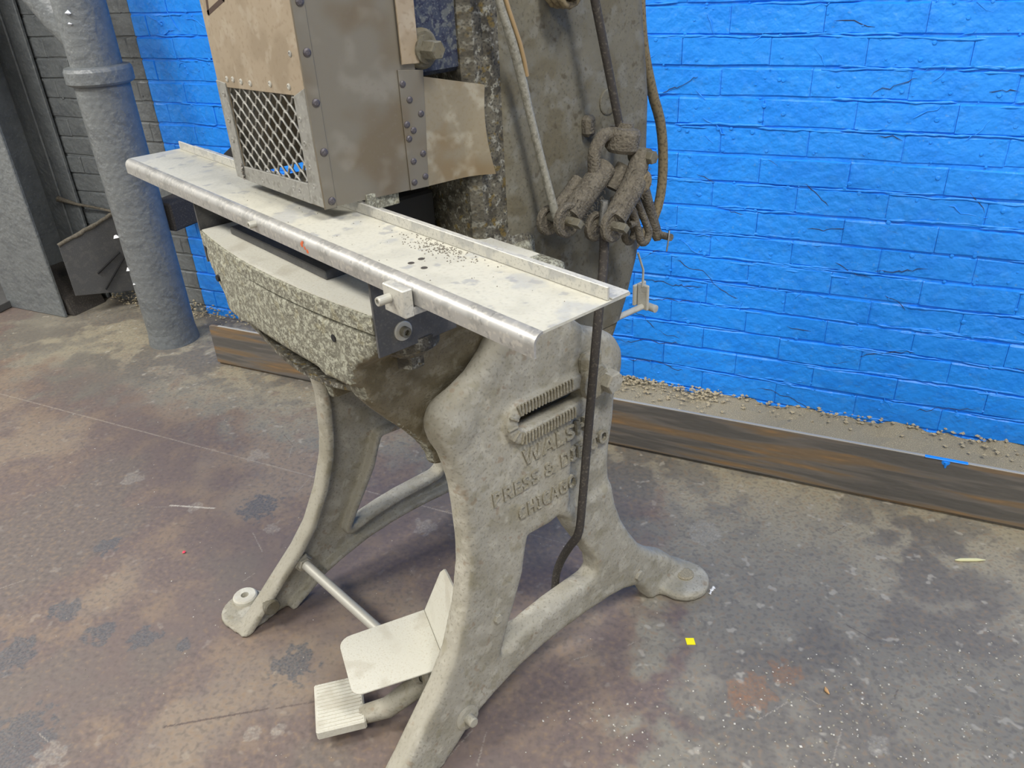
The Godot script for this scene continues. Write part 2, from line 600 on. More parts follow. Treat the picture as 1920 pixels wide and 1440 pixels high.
	M.flakes.vertex_color_use_as_albedo = true
	M.glow = mat(Color.WHITE, 1.0, 0.6)
	M.glow.emission_enabled = true
	M.glow.emission = Color(1.0, 0.975, 0.94)
	M.glow.emission_energy_multiplier = 3.0
	M.floor = StandardMaterial3D.new()
	M.floor.albedo_texture = tex(floor_picture())
	M.floor.roughness = 0.62
	M.floor.normal_enabled = true
	M.floor.normal_texture = relief(1024, 150, 151, "simplex", 4.0, 4)
	M.floor.normal_scale = 0.12

# mill scale and rust in long streaks; metres along x, height along y
func kerb_picture() -> Image:
	var size := 512
	var a := noise_bytes(size, 6, 201, "simplex", 4)
	var b := noise_bytes(size, 24, 203, "simplex", 3)
	var im := Image.create(size, size, false, Image.FORMAT_RGB8)
	var grey := c8(108, 103, 97)
	for y in size:
		for x in size:
			# stretch the noise along x
			var i := ((y * 4) % size) * size + x
			var r := a[i] / 255.0
			var q := b[((y * 2) % size) * size + x] / 255.0
			var c := grey.lerp(c8(124, 102, 76), smoothstep(0.5, 0.72, r) * 0.75)
			c = c.lerp(c8(80, 78, 76), smoothstep(0.52, 0.36, r) * 0.6)
			c = c.lerp(c8(156, 118, 74), smoothstep(0.66, 0.8, r * 0.6 + q * 0.4) * 0.5)
			im.set_pixel(x, y, c)
	return im

const FT := 3.2     # metres a floor tile of the picture covers; it starts at x = -2.2, z = -1.6
# worn concrete with remains of maroon paint, spatters, scratches
func floor_picture() -> Image:
	var size := 1536
	var big := noise_bytes(size, 5, 301, "simplex", 4)
	var mid := noise_bytes(size, 26, 303, "simplex", 4)
	var fine := noise_bytes(size, 190, 305, "simplex", 2)
	var spot := noise_bytes(size, 60, 307, "simplex", 3)
	var out := PackedByteArray()
	out.resize(size * size * 3)
	var maroon := c8(108, 95, 89)
	var brown := c8(124, 108, 94)
	var grey := c8(125, 120, 108)
	var dark := c8(106, 101, 93)
	var dust := c8(156, 150, 132)
	for y in size:
		var z := -1.6 + FT * y / size
		for x in size:
			var i := y * size + x
			var wx := -2.2 + FT * x / size
			var n0 := big[i] / 255.0
			var n1 := mid[i] / 255.0
			var n2 := fine[i] / 255.0
			var n3 := spot[i] / 255.0
			# the maroon paint ends along a ragged line on the right
			var e := (wx - 0.61 * z - 0.545) + (n1 - 0.5) * 0.28 + (n0 - 0.5) * 0.2
			var bare := smoothstep(-0.05, 0.05, e)
			# and gives way to bare dusty concrete along the wall
			var t := 0.3918 * wx + 0.92 * z
			bare = maxf(bare, smoothstep(-0.3, -0.55, t + (n1 - 0.5) * 0.5))
			var c := maroon.lerp(brown, smoothstep(0.46, 0.72, n0 * 0.5 + n1 * 0.5))
			c = c.lerp(dust, smoothstep(0.6, 0.8, n0) * 0.22)
			c = c.lerp(dark, smoothstep(0.46, 0.3, n0) * 0.45)
			var g := grey.lerp(dark, smoothstep(0.56, 0.4, n0) * 0.75)
			g = g.lerp(dust, smoothstep(0.56, 0.75, n1) * 0.3)
			# fine pale dust swept against the wall
			g = g.lerp(c8(156, 148, 126), smoothstep(0.42, 0.6, n1 * 0.6 + n0 * 0.4) * smoothstep(-0.25, -0.6, t) * 0.75)
			c = c.lerp(g, bare)
			c = c.lerp(c8(134, 114, 92), smoothstep(0.6, 0.8, n2) * 0.5)
			c = c.lerp(c8(80, 74, 70), smoothstep(0.42, 0.24, n2) * 0.3)
			c = c.lerp(c8(168, 162, 148), smoothstep(0.76, 0.84, n3) * (0.25 + 0.45 * bare))
			out[i * 3] = int(c.r * 255)
			out[i * 3 + 1] = int(c.g * 255)
			out[i * 3 + 2] = int(c.b * 255)
	var im := Image.create_from_data(size, size, false, Image.FORMAT_RGB8, out)
	var r := RandomNumberGenerator.new()
	r.seed = 77
	# grey patches of bare cement
	for p in [[-0.093, 0.345, 0.045], [-0.464, 0.601, 0.032], [-0.587, 0.637, 0.035], [-0.383, 0.54, 0.03], [-0.304, 0.491, 0.018], [-0.29, 0.817, 0.08], [-0.53, 0.757, 0.05], [-0.62, 0.16, 0.05], [-0.75, 0.5, 0.03]]:
		blot(im, r, p[0], p[1], p[2], c8(98, 98, 98), c8(76, 76, 80), 0.9)
	# white smears and drips
	for p in [[-0.741, 0.273, 0.02], [-0.005, 0.475, 0.018], [-0.213, 0.769, 0.03], [0.251, -0.56, 0.04], [-0.519, 0.173, 0.022], [0.796, -0.306, 0.02], [-0.25, -0.1, 0.03], [0.03, 0.44, 0.015], [-0.42, 0.1, 0.02], [-1.0, 0.35, 0.03], [-0.85, 0.05, 0.03]]:
		blot(im, r, p[0], p[1], p[2], c8(176, 172, 160), c8(140, 136, 126), 0.45)
	# orange rust powder
	for p in [[0.596, -0.33, 0.03], [0.575, -0.255, 0.04], [0.581, -0.211, 0.025]]:
		blot(im, r, p[0], p[1], p[2], c8(168, 104, 62), c8(130, 100, 78), 0.4)
	# a pale joint parallel to the wall, and scratches
	scratch(im, r, -1.838, 0.498, -0.1, -0.24, c8(152, 142, 128), 2)
	scratch(im, r, -0.1, -0.24, 0.35, -0.43, c8(130, 124, 114), 1)
	scratch(im, r, -0.80, 0.32, -0.70, 0.24, c8(190, 184, 168), 3)
	scratch(im, r, -0.13, 0.59, -0.03, 0.43, c8(88, 76, 70), 3)
	scratch(im, r, -0.02, 0.42, 0.03, 0.34, c8(92, 80, 74), 2)
	for k in 90:
		var x0 := r.randf_range(-1.6, 1.0)
		var z0 := r.randf_range(-1.2, 1.2)
		var a := r.randf() * TAU
		var l := r.randf_range(0.015, 0.09)
		scratch(im, r, x0, z0, x0 + cos(a) * l, z0 + sin(a) * l, c8(150, 142, 129) if k % 4 else c8(92, 84, 78), 1)
	return im

func f_px(v: float, o: float) -> int:
	return int((v - o) / FT * 1536.0)

func blot(im: Image, r: RandomNumberGenerator, x: float, z: float, rad: float, c: Color, c2: Color, fill: float) -> void:
	var n := FastNoiseLite.new()
	n.seed = r.randi() % 1000
	n.frequency = 0.06
	var cx := f_px(x, -2.2)
	var cy := f_px(z, -1.6)
	var R := int(rad / FT * 1536.0 * 1.6)
	for j in range(-R, R + 1):
		for i in range(-R, R + 1):
			if cx + i < 0 or cy + j < 0 or cx + i >= 1536 or cy + j >= 1536:
				continue
			var d := sqrt(float(i * i + j * j)) / (R / 1.6) + n.get_noise_2d(i, j) * 0.9
			var a := smoothstep(1.05, 0.85, d) * fill
			a *= 0.55 + 0.45 * clampf(n.get_noise_2d(i * 4 + 90, j * 4) * 2.5 + 0.5, 0, 1)
			if a > 0.02:
				var p := im.get_pixel(cx + i, cy + j)
				im.set_pixel(cx + i, cy + j, p.lerp(c.lerp(c2, clampf(n.get_noise_2d(i * 6, j * 6 + 50) * 2.0 + 0.5, 0, 1)), a))

func scratch(im: Image, r: RandomNumberGenerator, x0: float, z0: float, x1: float, z1: float, c: Color, w: int) -> void:
	var l := Vector2(x1 - x0, z1 - z0).length()
	var steps := int(l / FT * 1536.0 * 1.5) + 1
	for k in steps:
		var t := float(k) / steps
		if r.randf() < 0.22:
			continue
		var px := f_px(lerpf(x0, x1, t), -2.2)
		var py := f_px(lerpf(z0, z1, t), -1.6)
		for j in w:
			if px < 0 or py + j < 0 or px >= 1536 or py + j >= 1536:
				continue
			var p := im.get_pixel(px, py + j)
			im.set_pixel(px, py + j, p.lerp(c, r.randf_range(0.4, 0.95)))

# ------------------------------------------------------------------ the room
func wall_node(n: String) -> Node3D:
	var o := Node3D.new()
	o.name = n
	add_child(o)
	o.rotation.y = TH
	return o

func structure(n: String, s: SurfaceTool, m: Material, turn := true) -> MeshInstance3D:
	var o := part(n, s, m, self)
	o.set_meta("kind", "structure")
	if turn:
		o.rotation.y = TH
	return o

func room() -> void:
	# floor: one slab with a textured top, laid out in world metres
	var s := ST()
	var x0 := -7.0
	var x1 := 6.0
	var z0 := -5.0
	var z1 := 8.0
	var n := 8
	for i in n:
		for j in n:
			var q := []
			for k in [[0, 0], [1, 0], [1, 1], [0, 1]]:
				q.append(Vector3(lerpf(x0, x1, float(i + k[0]) / n), 0, lerpf(z0, z1, float(j + k[1]) / n)))
			for k in [0, 1, 2, 0, 2, 3]:
				s.set_uv(Vector2((q[k].x + 2.2) / FT, (q[k].z + 1.6) / FT))
				s.add_vertex(q[k])
	s.set_uv(Vector2.ZERO)
	cbox(s, Vector3((x0 + x1) / 2, -0.11, (z0 + z1) / 2), Vector3(x1 - x0, 0.2, z1 - z0), 0.002)
	var s2 := s
	s2.generate_normals()
	s2.generate_tangents()
	var o := MeshInstance3D.new()
	o.mesh = s2.commit()
	o.material_override = M.floor
	o.name = "floor"
	add_child(o)
	meta(o, "worn concrete floor with maroon paint remains and pale dust", "", "", "structure")
	s = ST()
	cbox(s, Vector3(-0.4, 4.3, 2.3), Vector3(9.6, 0.2, 7.0), 0.005)
	structure("ceiling", s, M.wall_far)
	s = ST()
	cbox(s, Vector3(-5.1, 2.1, 2.3), Vector3(0.2, 4.2, 7.0), 0.005)
	structure("wall_left", s, M.wall_far)
	s = ST()
	cbox(s, Vector3(4.3, 2.1, 2.3), Vector3(0.2, 4.2, 7.0), 0.005)
	structure("wall_right", s, M.wall_far)
	s = ST()
	cbox(s, Vector3(-0.4, 2.1, 5.7), Vector3(9.6, 4.2, 0.2), 0.005)
	structure("wall_front", s, M.wall_far)

const WT := -1.018        # brick faces
const COURSE := 0.0705
const SPLIT := -1.688     # grey paint left of here, blue right

func brick_mesh(w: float, h: float, sd: int) -> ArrayMesh:
	var r := RandomNumberGenerator.new()
	r.seed = sd
	var s := ST()
	var us := [0.0, 0.02, 0.36, 0.68, 0.98, 1.0]
	var vs := [0.0, 0.05, 0.5, 0.95, 1.0]
	var g := []
	for j in vs.size():
		var row := []
		for i in us.size():
			var edge: bool = i == 0 or j == 0 or i == us.size() - 1 or j == vs.size() - 1
			var z := r.randf_range(-0.0012, 0.0012)
			if j == 0 or j == vs.size() - 1:
				z = -0.0045 + r.randf_range(-0.001, 0.001)
			elif edge:
				z = -0.0014
			var y: float = (vs[j] - 0.5) * h + (r.randf_range(-0.0016, 0.0016) if i > 0 and i < us.size() - 1 else 0.0)
			row.append(Vector3((us[i] - 0.5) * w, y, z))
		g.append(row)
	for j in vs.size() - 1:
		for i in us.size() - 1:
			s.set_smooth_group(1 if j > 0 and j < vs.size() - 2 and i > 0 and i < us.size() - 2 else -1)
			quad(s, g[j][i], g[j + 1][i], g[j + 1][i + 1], g[j][i + 1])
	s.set_smooth_group(-1)
	var back := Vector3(0, 0, -0.03)
	for i in us.size() - 1:
		quad(s, g[0][i], g[0][i + 1], g[0][i + 1] + back, g[0][i] + back)
		var t := vs.size() - 1
		quad(s, g[t][i + 1], g[t][i], g[t][i] + back, g[t][i + 1] + back)
	for j in vs.size() - 1:
		quad(s, g[j + 1][0], g[j][0], g[j][0] + back, g[j + 1][0] + back)
		var t := us.size() - 1
		quad(s, g[j][t], g[j + 1][t], g[j + 1][t] + back, g[j][t] + back)
	s.generate_normals()
	return s.commit()

func brick_wall() -> void:
	var s := ST()
	var smin_ := -5.0
	var smax_ := 4.2
	cbox(s, Vector3((SPLIT + smax_) / 2, 2.1, WT - 0.1050), Vector3(smax_ - SPLIT, 4.2, 0.2), 0.001)
	var blue := structure("wall_back", s, M.blue)
	meta(blue, "bright blue painted brick wall behind the press", "")
	s = ST()
	cbox(s, Vector3((SPLIT + smin_) / 2, 2.1, WT - 0.1050), Vector3(SPLIT - smin_, 4.2, 0.2), 0.001)
	var grey := structure("wall_rear", s, M.grey_paint)
	meta(grey, "dark grey painted brick wall behind the pipe", "")
	var L := 0.213
	var full := []
	for k in 8:
		full.append(brick_mesh(L - 0.0012, COURSE - 0.005, 400 + k))
	var far_blue := ST()
	var far_grey := ST()
	for c in 28:
		var yc := 0.0336 - COURSE / 2 + COURSE * c
		var proud := rng.randf_range(-0.0018, 0.0018)
		var off := (0.5 if c % 2 else 0.0) * L + rng.randf_range(-0.012, 0.012)
		for k in range(-20, 16):
			var a := k * L + off - 0.03
			var b := a + L
			if b < smin_ + 0.1 or a > 3.9:
				continue
			var cuts := [[a, b]]
			if a < SPLIT and b > SPLIT:
				cuts = [[a, SPLIT], [SPLIT, b]]
			for q in cuts:
				var w: float = q[1] - q[0]
				if w < 0.02:
					continue
				var mid: float = (q[0] + q[1]) / 2
				var at := Vector3(mid, yc + rng.randf_range(-0.0015, 0.0015), WT + proud + rng.randf_range(-0.001, 0.001))
				var me: ArrayMesh = full[rng.randi() % 8]
				var sc := Vector3((w - 0.0012) / (L - 0.0012), 1, 1)
				var xf := Transform3D(Basis(Vector3(0, 0, 1), rng.randf_range(-0.008, 0.008)).scaled_local(sc), at)
				var is_blue := mid > SPLIT
				if c < 18 and mid > -2.75 and mid < 1.25:
					var o := MeshInstance3D.new()
					o.mesh = me
					o.material_override = M.blue if is_blue else M.grey_paint
					o.name = "brick"
					o.transform = xf
					(blue if is_blue else grey).add_child(o, true)
				else:
					(far_blue if is_blue else far_grey).append_from(me, 0, xf)
	for q in [[far_blue, blue, M.blue], [far_grey, grey, M.grey_paint]]:
		var o := MeshInstance3D.new()
		o.mesh = q[0].commit()
		o.material_override = q[2]
		o.name = "outlying_bricks"
		o.set_meta("kind", "stuff")
		q[1].add_child(o, true)
	# runs and ridges of thick paint along the joints
	var rb := ST()
	for k in 260:
		var c := rng.randi_range(1, 18)
		var y := 0.0336 + COURSE * (c - 1) + rng.randf_range(-0.007, 0.007)
		var x := rng.randf_range(-1.6, 1.25)
		var l := rng.randf_range(0.05, 0.4)
		var pts := []
		var rad := []
		var m := int(l / 0.02) + 3
		for i in m:
			y += rng.randf_range(-0.0018, 0.0018)
			pts.append(Vector3(x + l * i / m, y, WT - 0.0022 + rng.randf_range(-0.0008, 0.0008)))
			rad.append(0.0005 if i == 0 or i == m - 1 else rng.randf_range(0.0016, 0.0044))
		tube(rb, pts, rad, 6, false)
	for k in 150:
		# short slanting wrinkles
		var p := Vector3(rng.randf_range(-1.6, 1.25), rng.randf_range(0.06, 1.25), WT - 0.0006)
		var d := Vector3(rng.randf_range(-1, 1), rng.randf_range(-0.7, 0.7), 0).normalized() * 0.012
		var pts := [p]
		var rad := [0.0004]
		for i in rng.randi_range(2, 7):
			p += d + Vector3(rng.randf_range(-1, 1), rng.randf_range(-1, 1), 0) * 0.006
			pts.append(p)
			rad.append(rng.randf_range(0.0008, 0.0020))
		rad[-1] = 0.0004
		tube(rb, pts, rad, 5, false)
	for k in 900:
		var at := Vector3(rng.randf_range(-1.6, 1.25), rng.randf_range(0.06, 1.25), WT - 0.0004)
		var r := rng.randf_range(0.001, 0.0045)
		lathe(rb, at, Vector3(0, 0, 1), [Vector2(r * 1.5, -0.001), Vector2(r, r * 0.4), Vector2(0, r * 0.6)], 6)
	var ck := ST()  # thin raised tubes; dark colour paints the shade inside the cracks
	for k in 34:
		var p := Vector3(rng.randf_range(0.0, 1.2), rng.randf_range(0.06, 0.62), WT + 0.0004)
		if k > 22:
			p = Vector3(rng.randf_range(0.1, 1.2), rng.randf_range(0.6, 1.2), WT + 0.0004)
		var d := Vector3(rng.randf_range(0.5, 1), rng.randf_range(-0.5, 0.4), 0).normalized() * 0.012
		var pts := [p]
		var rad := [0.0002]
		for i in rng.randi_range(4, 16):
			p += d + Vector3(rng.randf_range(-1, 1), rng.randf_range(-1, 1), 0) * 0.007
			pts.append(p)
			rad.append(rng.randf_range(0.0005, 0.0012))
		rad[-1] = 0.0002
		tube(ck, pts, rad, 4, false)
	var cko := part("crack_shade_lines", ck, M.crack_shade, blue, "cracks in the blue paint, their inner shade painted dark")
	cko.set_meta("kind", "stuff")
	var ro := part("paint_ridges", rb, M.blue, blue)
	ro.set_meta("kind", "stuff")
	var gb := ST()
	for k in 60:
		var at := Vector3(rng.randf_range(-2.3, -1.72), rng.randf_range(0.06, 1.25), WT - 0.001)
		var r := rng.randf_range(0.002, 0.005)
		lathe(gb, at, Vector3(0, 0, 1), [Vector2(r * 1.5, -0.001), Vector2(r, r * 0.4), Vector2(0, r * 0.6)], 6)
	var go := part("paint_ridges", gb, M.grey_paint, grey)
	go.set_meta("kind", "stuff")
	# crumbling mortar and grit along the foot of the wall
	var cr := ST()
	for k in 1500:
		var x := rng.randf_range(-2.2, 1.3)
		var d := absf(rng.randfn(0.0, 0.022))
		var r := rng.randf_range(0.002, 0.008)
		var y := maxf(0.0, 0.05 - d * 1.4) * rng.randf()
		pebble(cr, Vector3(x, y + r * 0.4, WT + d), r)
	for k in 900:
		var x := rng.randf_range(-1.2, 1.3)
		if k > 300:
			x = rng.randf_range(-0.55, 0.35)
		var d := absf(rng.randfn(0.0, 0.035))
		var r := rng.randf_range(0.0025, 0.008)
		pebble(cr, Vector3(x, 0.036 - d * 0.12 + 0.012 * rng.randf() * (1.0 if d < 0.03 else 0.3), WT + d), r)
	var co := part("mortar_crumbs", cr, M.gravel, blue, "crumbs of mortar and grit along the foot of the wall")
	co.set_meta("kind", "stuff")

func pebble(s: SurfaceTool, at: Vector3, r: float) -> void:
	var p := []
	for d in [Vector3(1, 0, 0), Vector3(0, 0, 1), Vector3(-1, 0, 0), Vector3(0, 0, -1)]:
		p.append(at + (d * rng.randf_range(0.7, 1.1) + Vector3(0, rng.randf_range(-0.3, 0.2), 0)) * r)
	var t := at + Vector3(rng.randf_range(-0.3, 0.3), rng.randf_range(0.4, 0.8), rng.randf_range(-0.3, 0.3)) * r
	var b := at - Vector3(0, 0.5, 0) * r
	for k in 4:
		tri(s, p[k], p[(k + 1) % 4], t)
		tri(s, p[(k + 1) % 4], p[k], b)

func steel_kerb() -> void:
	var t := thing("steel_kerb", "long rusty steel angle lying on the floor along the blue wall", "steel angle")
	t.rotation.y = TH
	var s := ST()
	# upright flange with rounded corners, then the flat flange behind it
	var poly := PackedVector2Array()
	for q in [[-1.32, 0.010], [2.6, 0.010], [2.6, 0.1525]]:
		poly.append(Vector2(q[0], q[1]))
	for k in 5:
		var a := PI / 2 + PI / 2 * k / 4
		poly.append(Vector2(-1.308 + cos(a) * 0.012, 0.1405 + sin(a) * 0.012))
	prism(s, poly, 0.009, Transform3D(Basis.IDENTITY, Vector3(0, 0, -0.688)), 0.001)
	part("upright_flange", s, M.kerb, t)
	s = ST()
	cbox(s, Vector3(0.64, 0.0056, -0.742), Vector3(3.92, 0.011, 0.09), 0.001)
	part("flat_flange", s, M.kerb, t)
	s = ST()
	cbox(s, Vector3(0.65, 0.1528, -0.6925), Vector3(3.86, 0.0016, 0.0085), 0.0005)
	part("top_strip", s, M.kerb_edge, t, "lighter strip along the top edge")  # thin strip on the top edge, lighter than the flange
	for q in [[0.02, 0.05], [0.93, 0.09], [-0.05, 0.03]]:
		s = ST()
		cbox(s, Vector3(q[0], 0.153, -0.691), Vector3(q[1], 0.002, 0.011), 0.001)
		lathe(s, Vector3(q[0], 0.147, -0.6878), Vector3(0, 0, 1), [Vector2(0.009, 0), Vector2(0.006, 0.0012), Vector2(0, 0.0014)], 10)
		tube(s, [Vector3(q[0], 0.148, -0.688), Vector3(q[0] + 0.001, 0.132, -0.688)], [0.005, 0.002], 8)
		part("paint_drip", s, M.blue, t, "drip of blue wall paint")
	# the dirt lying behind the angle
	var d := ST()
	for i in 60:
		for j in 4:
			var q := []
			for k in [[0, 0], [1, 0], [1, 1], [0, 1]]:
				var x: float = -1.25 + 2.6 * (i + k[0]) / 60.0
				var v: float = (j + k[1]) / 4.0
				var h := 0.012 + 0.02 * v * v + 0.012 * sin(x * 37.0 + v * 5.0) * sin(x * 11.0 + 2.0) * v
				q.append(Vector3(x, maxf(0.001, h), -0.78 - 0.245 * v))
			quad(d, q[0], q[3], q[2], q[1])
	var o := part("dirt_bank", d, M.mortar_bare, get_node("floor"), "low bank of grey brown dirt between the steel angle and the wall")
	o.rotation.y = TH
	o.set_meta("kind", "stuff")

func column_and_pipe() -> void:
	var t := thing("steel_column", "dark grey painted steel column standing left of the pipe", "column", "", Vector3.ZERO)
	t.rotation.y = TH
	var s := ST()
	cbox(s, Vector3(-2.395, 2.1, -0.794), Vector3(0.344, 4.2, 0.014), 0.003)
	part("front_flange", s, M.grey_paint, t)
	s = ST()
	cbox(s, Vector3(-2.395, 2.1, -1.004), Vector3(0.344, 4.2, 0.014), 0.003)
	part("rear_flange", s, M.grey_paint, t)
	s = ST()
	cbox(s, Vector3(-2.395, 2.1, -0.899), Vector3(0.012, 4.19, 0.2), 0.002)
	part("web", s, M.grey_paint, t)
	s = ST()
	cbox(s, Vector3(-2.345, 2.1, -0.992), Vector3(0.088, 4.19, 0.01), 0.003)
	part("rear_angle", s, M.grey_paint, t)
	# concrete foot between the flanges
	s = ST()
	prism(s, v2([-2.39, 0.0, -2.39, 0.16, -2.30, 0.13, -2.225, 0.07, -2.2, 0.0]), 0.16, Transform3D(Basis.IDENTITY, Vector3(0, 0, -0.81)), 0.006)
	part("concrete_foot", s, M.rubber, t)
	# gusset plate that runs back to the wall, dusty on its upper edge
	var b := thing("wall_bracket", "dark triangular bracket plate with a dusty top edge between column and pipe", "bracket")
	b.rotation.y = TH
	var a0 := Vector3(-2.14, 0.0, -0.805)
	var a1 := Vector3(-2.02, 0.0, -1.014)
	var ux := (a1 - a0).normalized()
	var ln := (a1 - a0).length()
	s = ST()
	prism(s, v2([0, 0.10, 0, 0.305, ln, 0.39, ln, 0.06]), 0.008, plane(a0, ux, Vector3.UP), 0.001)
	part("plate", s, M.dark_plate, b)
	s = ST()
	var pts := []
	var rad := []
	for k in 15:
		pts.append(a0.lerp(a1, k / 14.0) + Vector3(0, lerpf(0.308, 0.393, k / 14.0) + rng.randf_range(-0.002, 0.002), 0))
		rad.append(rng.randf_range(0.006, 0.010))
	tube(s, pts, rad, 7)
	part("dusty_edge", s, M.fuzz, b)
	s = ST()
	tube(s, [Vector3(-2.30, 0.43, -0.975), Vector3(-2.22, 0.41, -0.99), Vector3(-2.12, 0.40, -1.0), Vector3(-2.03, 0.39, -1.005)], [0.012, 0.006, 0.005, 0.006], 7)
	part("dusty_rod", s, M.fuzz, b)
	for q in [[0.10, 0.17, 0.2, 0.235], [0.11, 0.10, 0.21, 0.21]]:
		s = ST()
		tube(s, [a0 + ux * q[0] + Vector3(0.007, q[1], 0.003), a0 + ux * q[2] + Vector3(0.007, q[3], 0.003)], 0.004, 6)
		part("rib", s, M.black, b)
	# drain pipe
	var p := thing("drain_pipe", "dark grey painted cast iron drain pipe with a hub, in front of the wall", "pipe")
	p.rotation.y = TH
	var c := Vector3(-1.63, 0, -0.79)
	s = ST()
	lathe(s, c, Vector3.UP, [Vector2(0.09, 0.0), Vector2(0.088, 0.015), Vector2(0.084, 0.05), Vector2(0.084, 0.92)], 40)
	part("lower_pipe", s, M.grey_paint, p)
	s = ST()
	lathe(s, c, Vector3.UP, [Vector2(0.08, 0.905), Vector2(0.097, 0.912), Vector2(0.102, 0.918), Vector2(0.102, 0.952), Vector2(0.097, 0.962), Vector2(0.076, 0.966)], 40)
	part("hub", s, M.grey_paint, p)
	s = ST()
	lathe(s, c, Vector3.UP, [Vector2(0.077, 0.96), Vector2(0.077, 4.19)], 36)
	part("upper_pipe", s, M.grey_paint, p)
	s = ST()
	tube(s, [c + Vector3(0.03, 0.975, 0), c + Vector3(-0.081, 1.103, 0), c + Vector3(-0.32, 1.375, 0), c + Vector3(-0.42, 1.55, 0), c + Vector3(-0.44, 4.19, 0)], [0.05, 0.066, 0.066, 0.066, 0.066], 30)
	part("branch", s, M.grey_paint, p)
	s = ST()
	cbox(s, c + Vector3(0.02, 0.45, -0.15), Vector3(0.10, 0.1, 0.15), 0.006)
	part("wall_clamp", s, M.rubber, p)
	s = ST()
	for q in [[-2.2, 0.1, 0.36, 0.01], [-0.6, 0.09, 0.42, 0.013], [-0.5, 0.085, 0.30, 0.012], [-0.3, 0.085, 0.25, 0.008], [0.4, 0.077, 1.12, 0.012], [0.35, 0.077, 1.09, 0.01]]:
		var a: float = q[0]
		s = ST()
		pebble(s, c + Vector3(sin(a) * q[1], q[2], cos(a) * q[1]), q[3])
		part("flaked_spot", s, M.chip_white, p, "pale spot where the paint has flaked")
	# a low plate at the left edge
	s = ST()
	prism(s, v2([-3.1, 0.1, -2.68, 0.23, -2.62, 0.33, -3.1, 0.5]), 0.03, Transform3D(Basis(Vector3(1, 0, 0), Vector3(0, 0, 1), Vector3(0, 1, 0)), Vector3(0, 0.032, 0)), 0.002)
	var o := part("steel_plate", s, M.dark_plate, self)
	meta(o, "thick brown steel plate on the floor left of the column", "plate")

# ------------------------------------------------------------------ the press
var press: Node3D

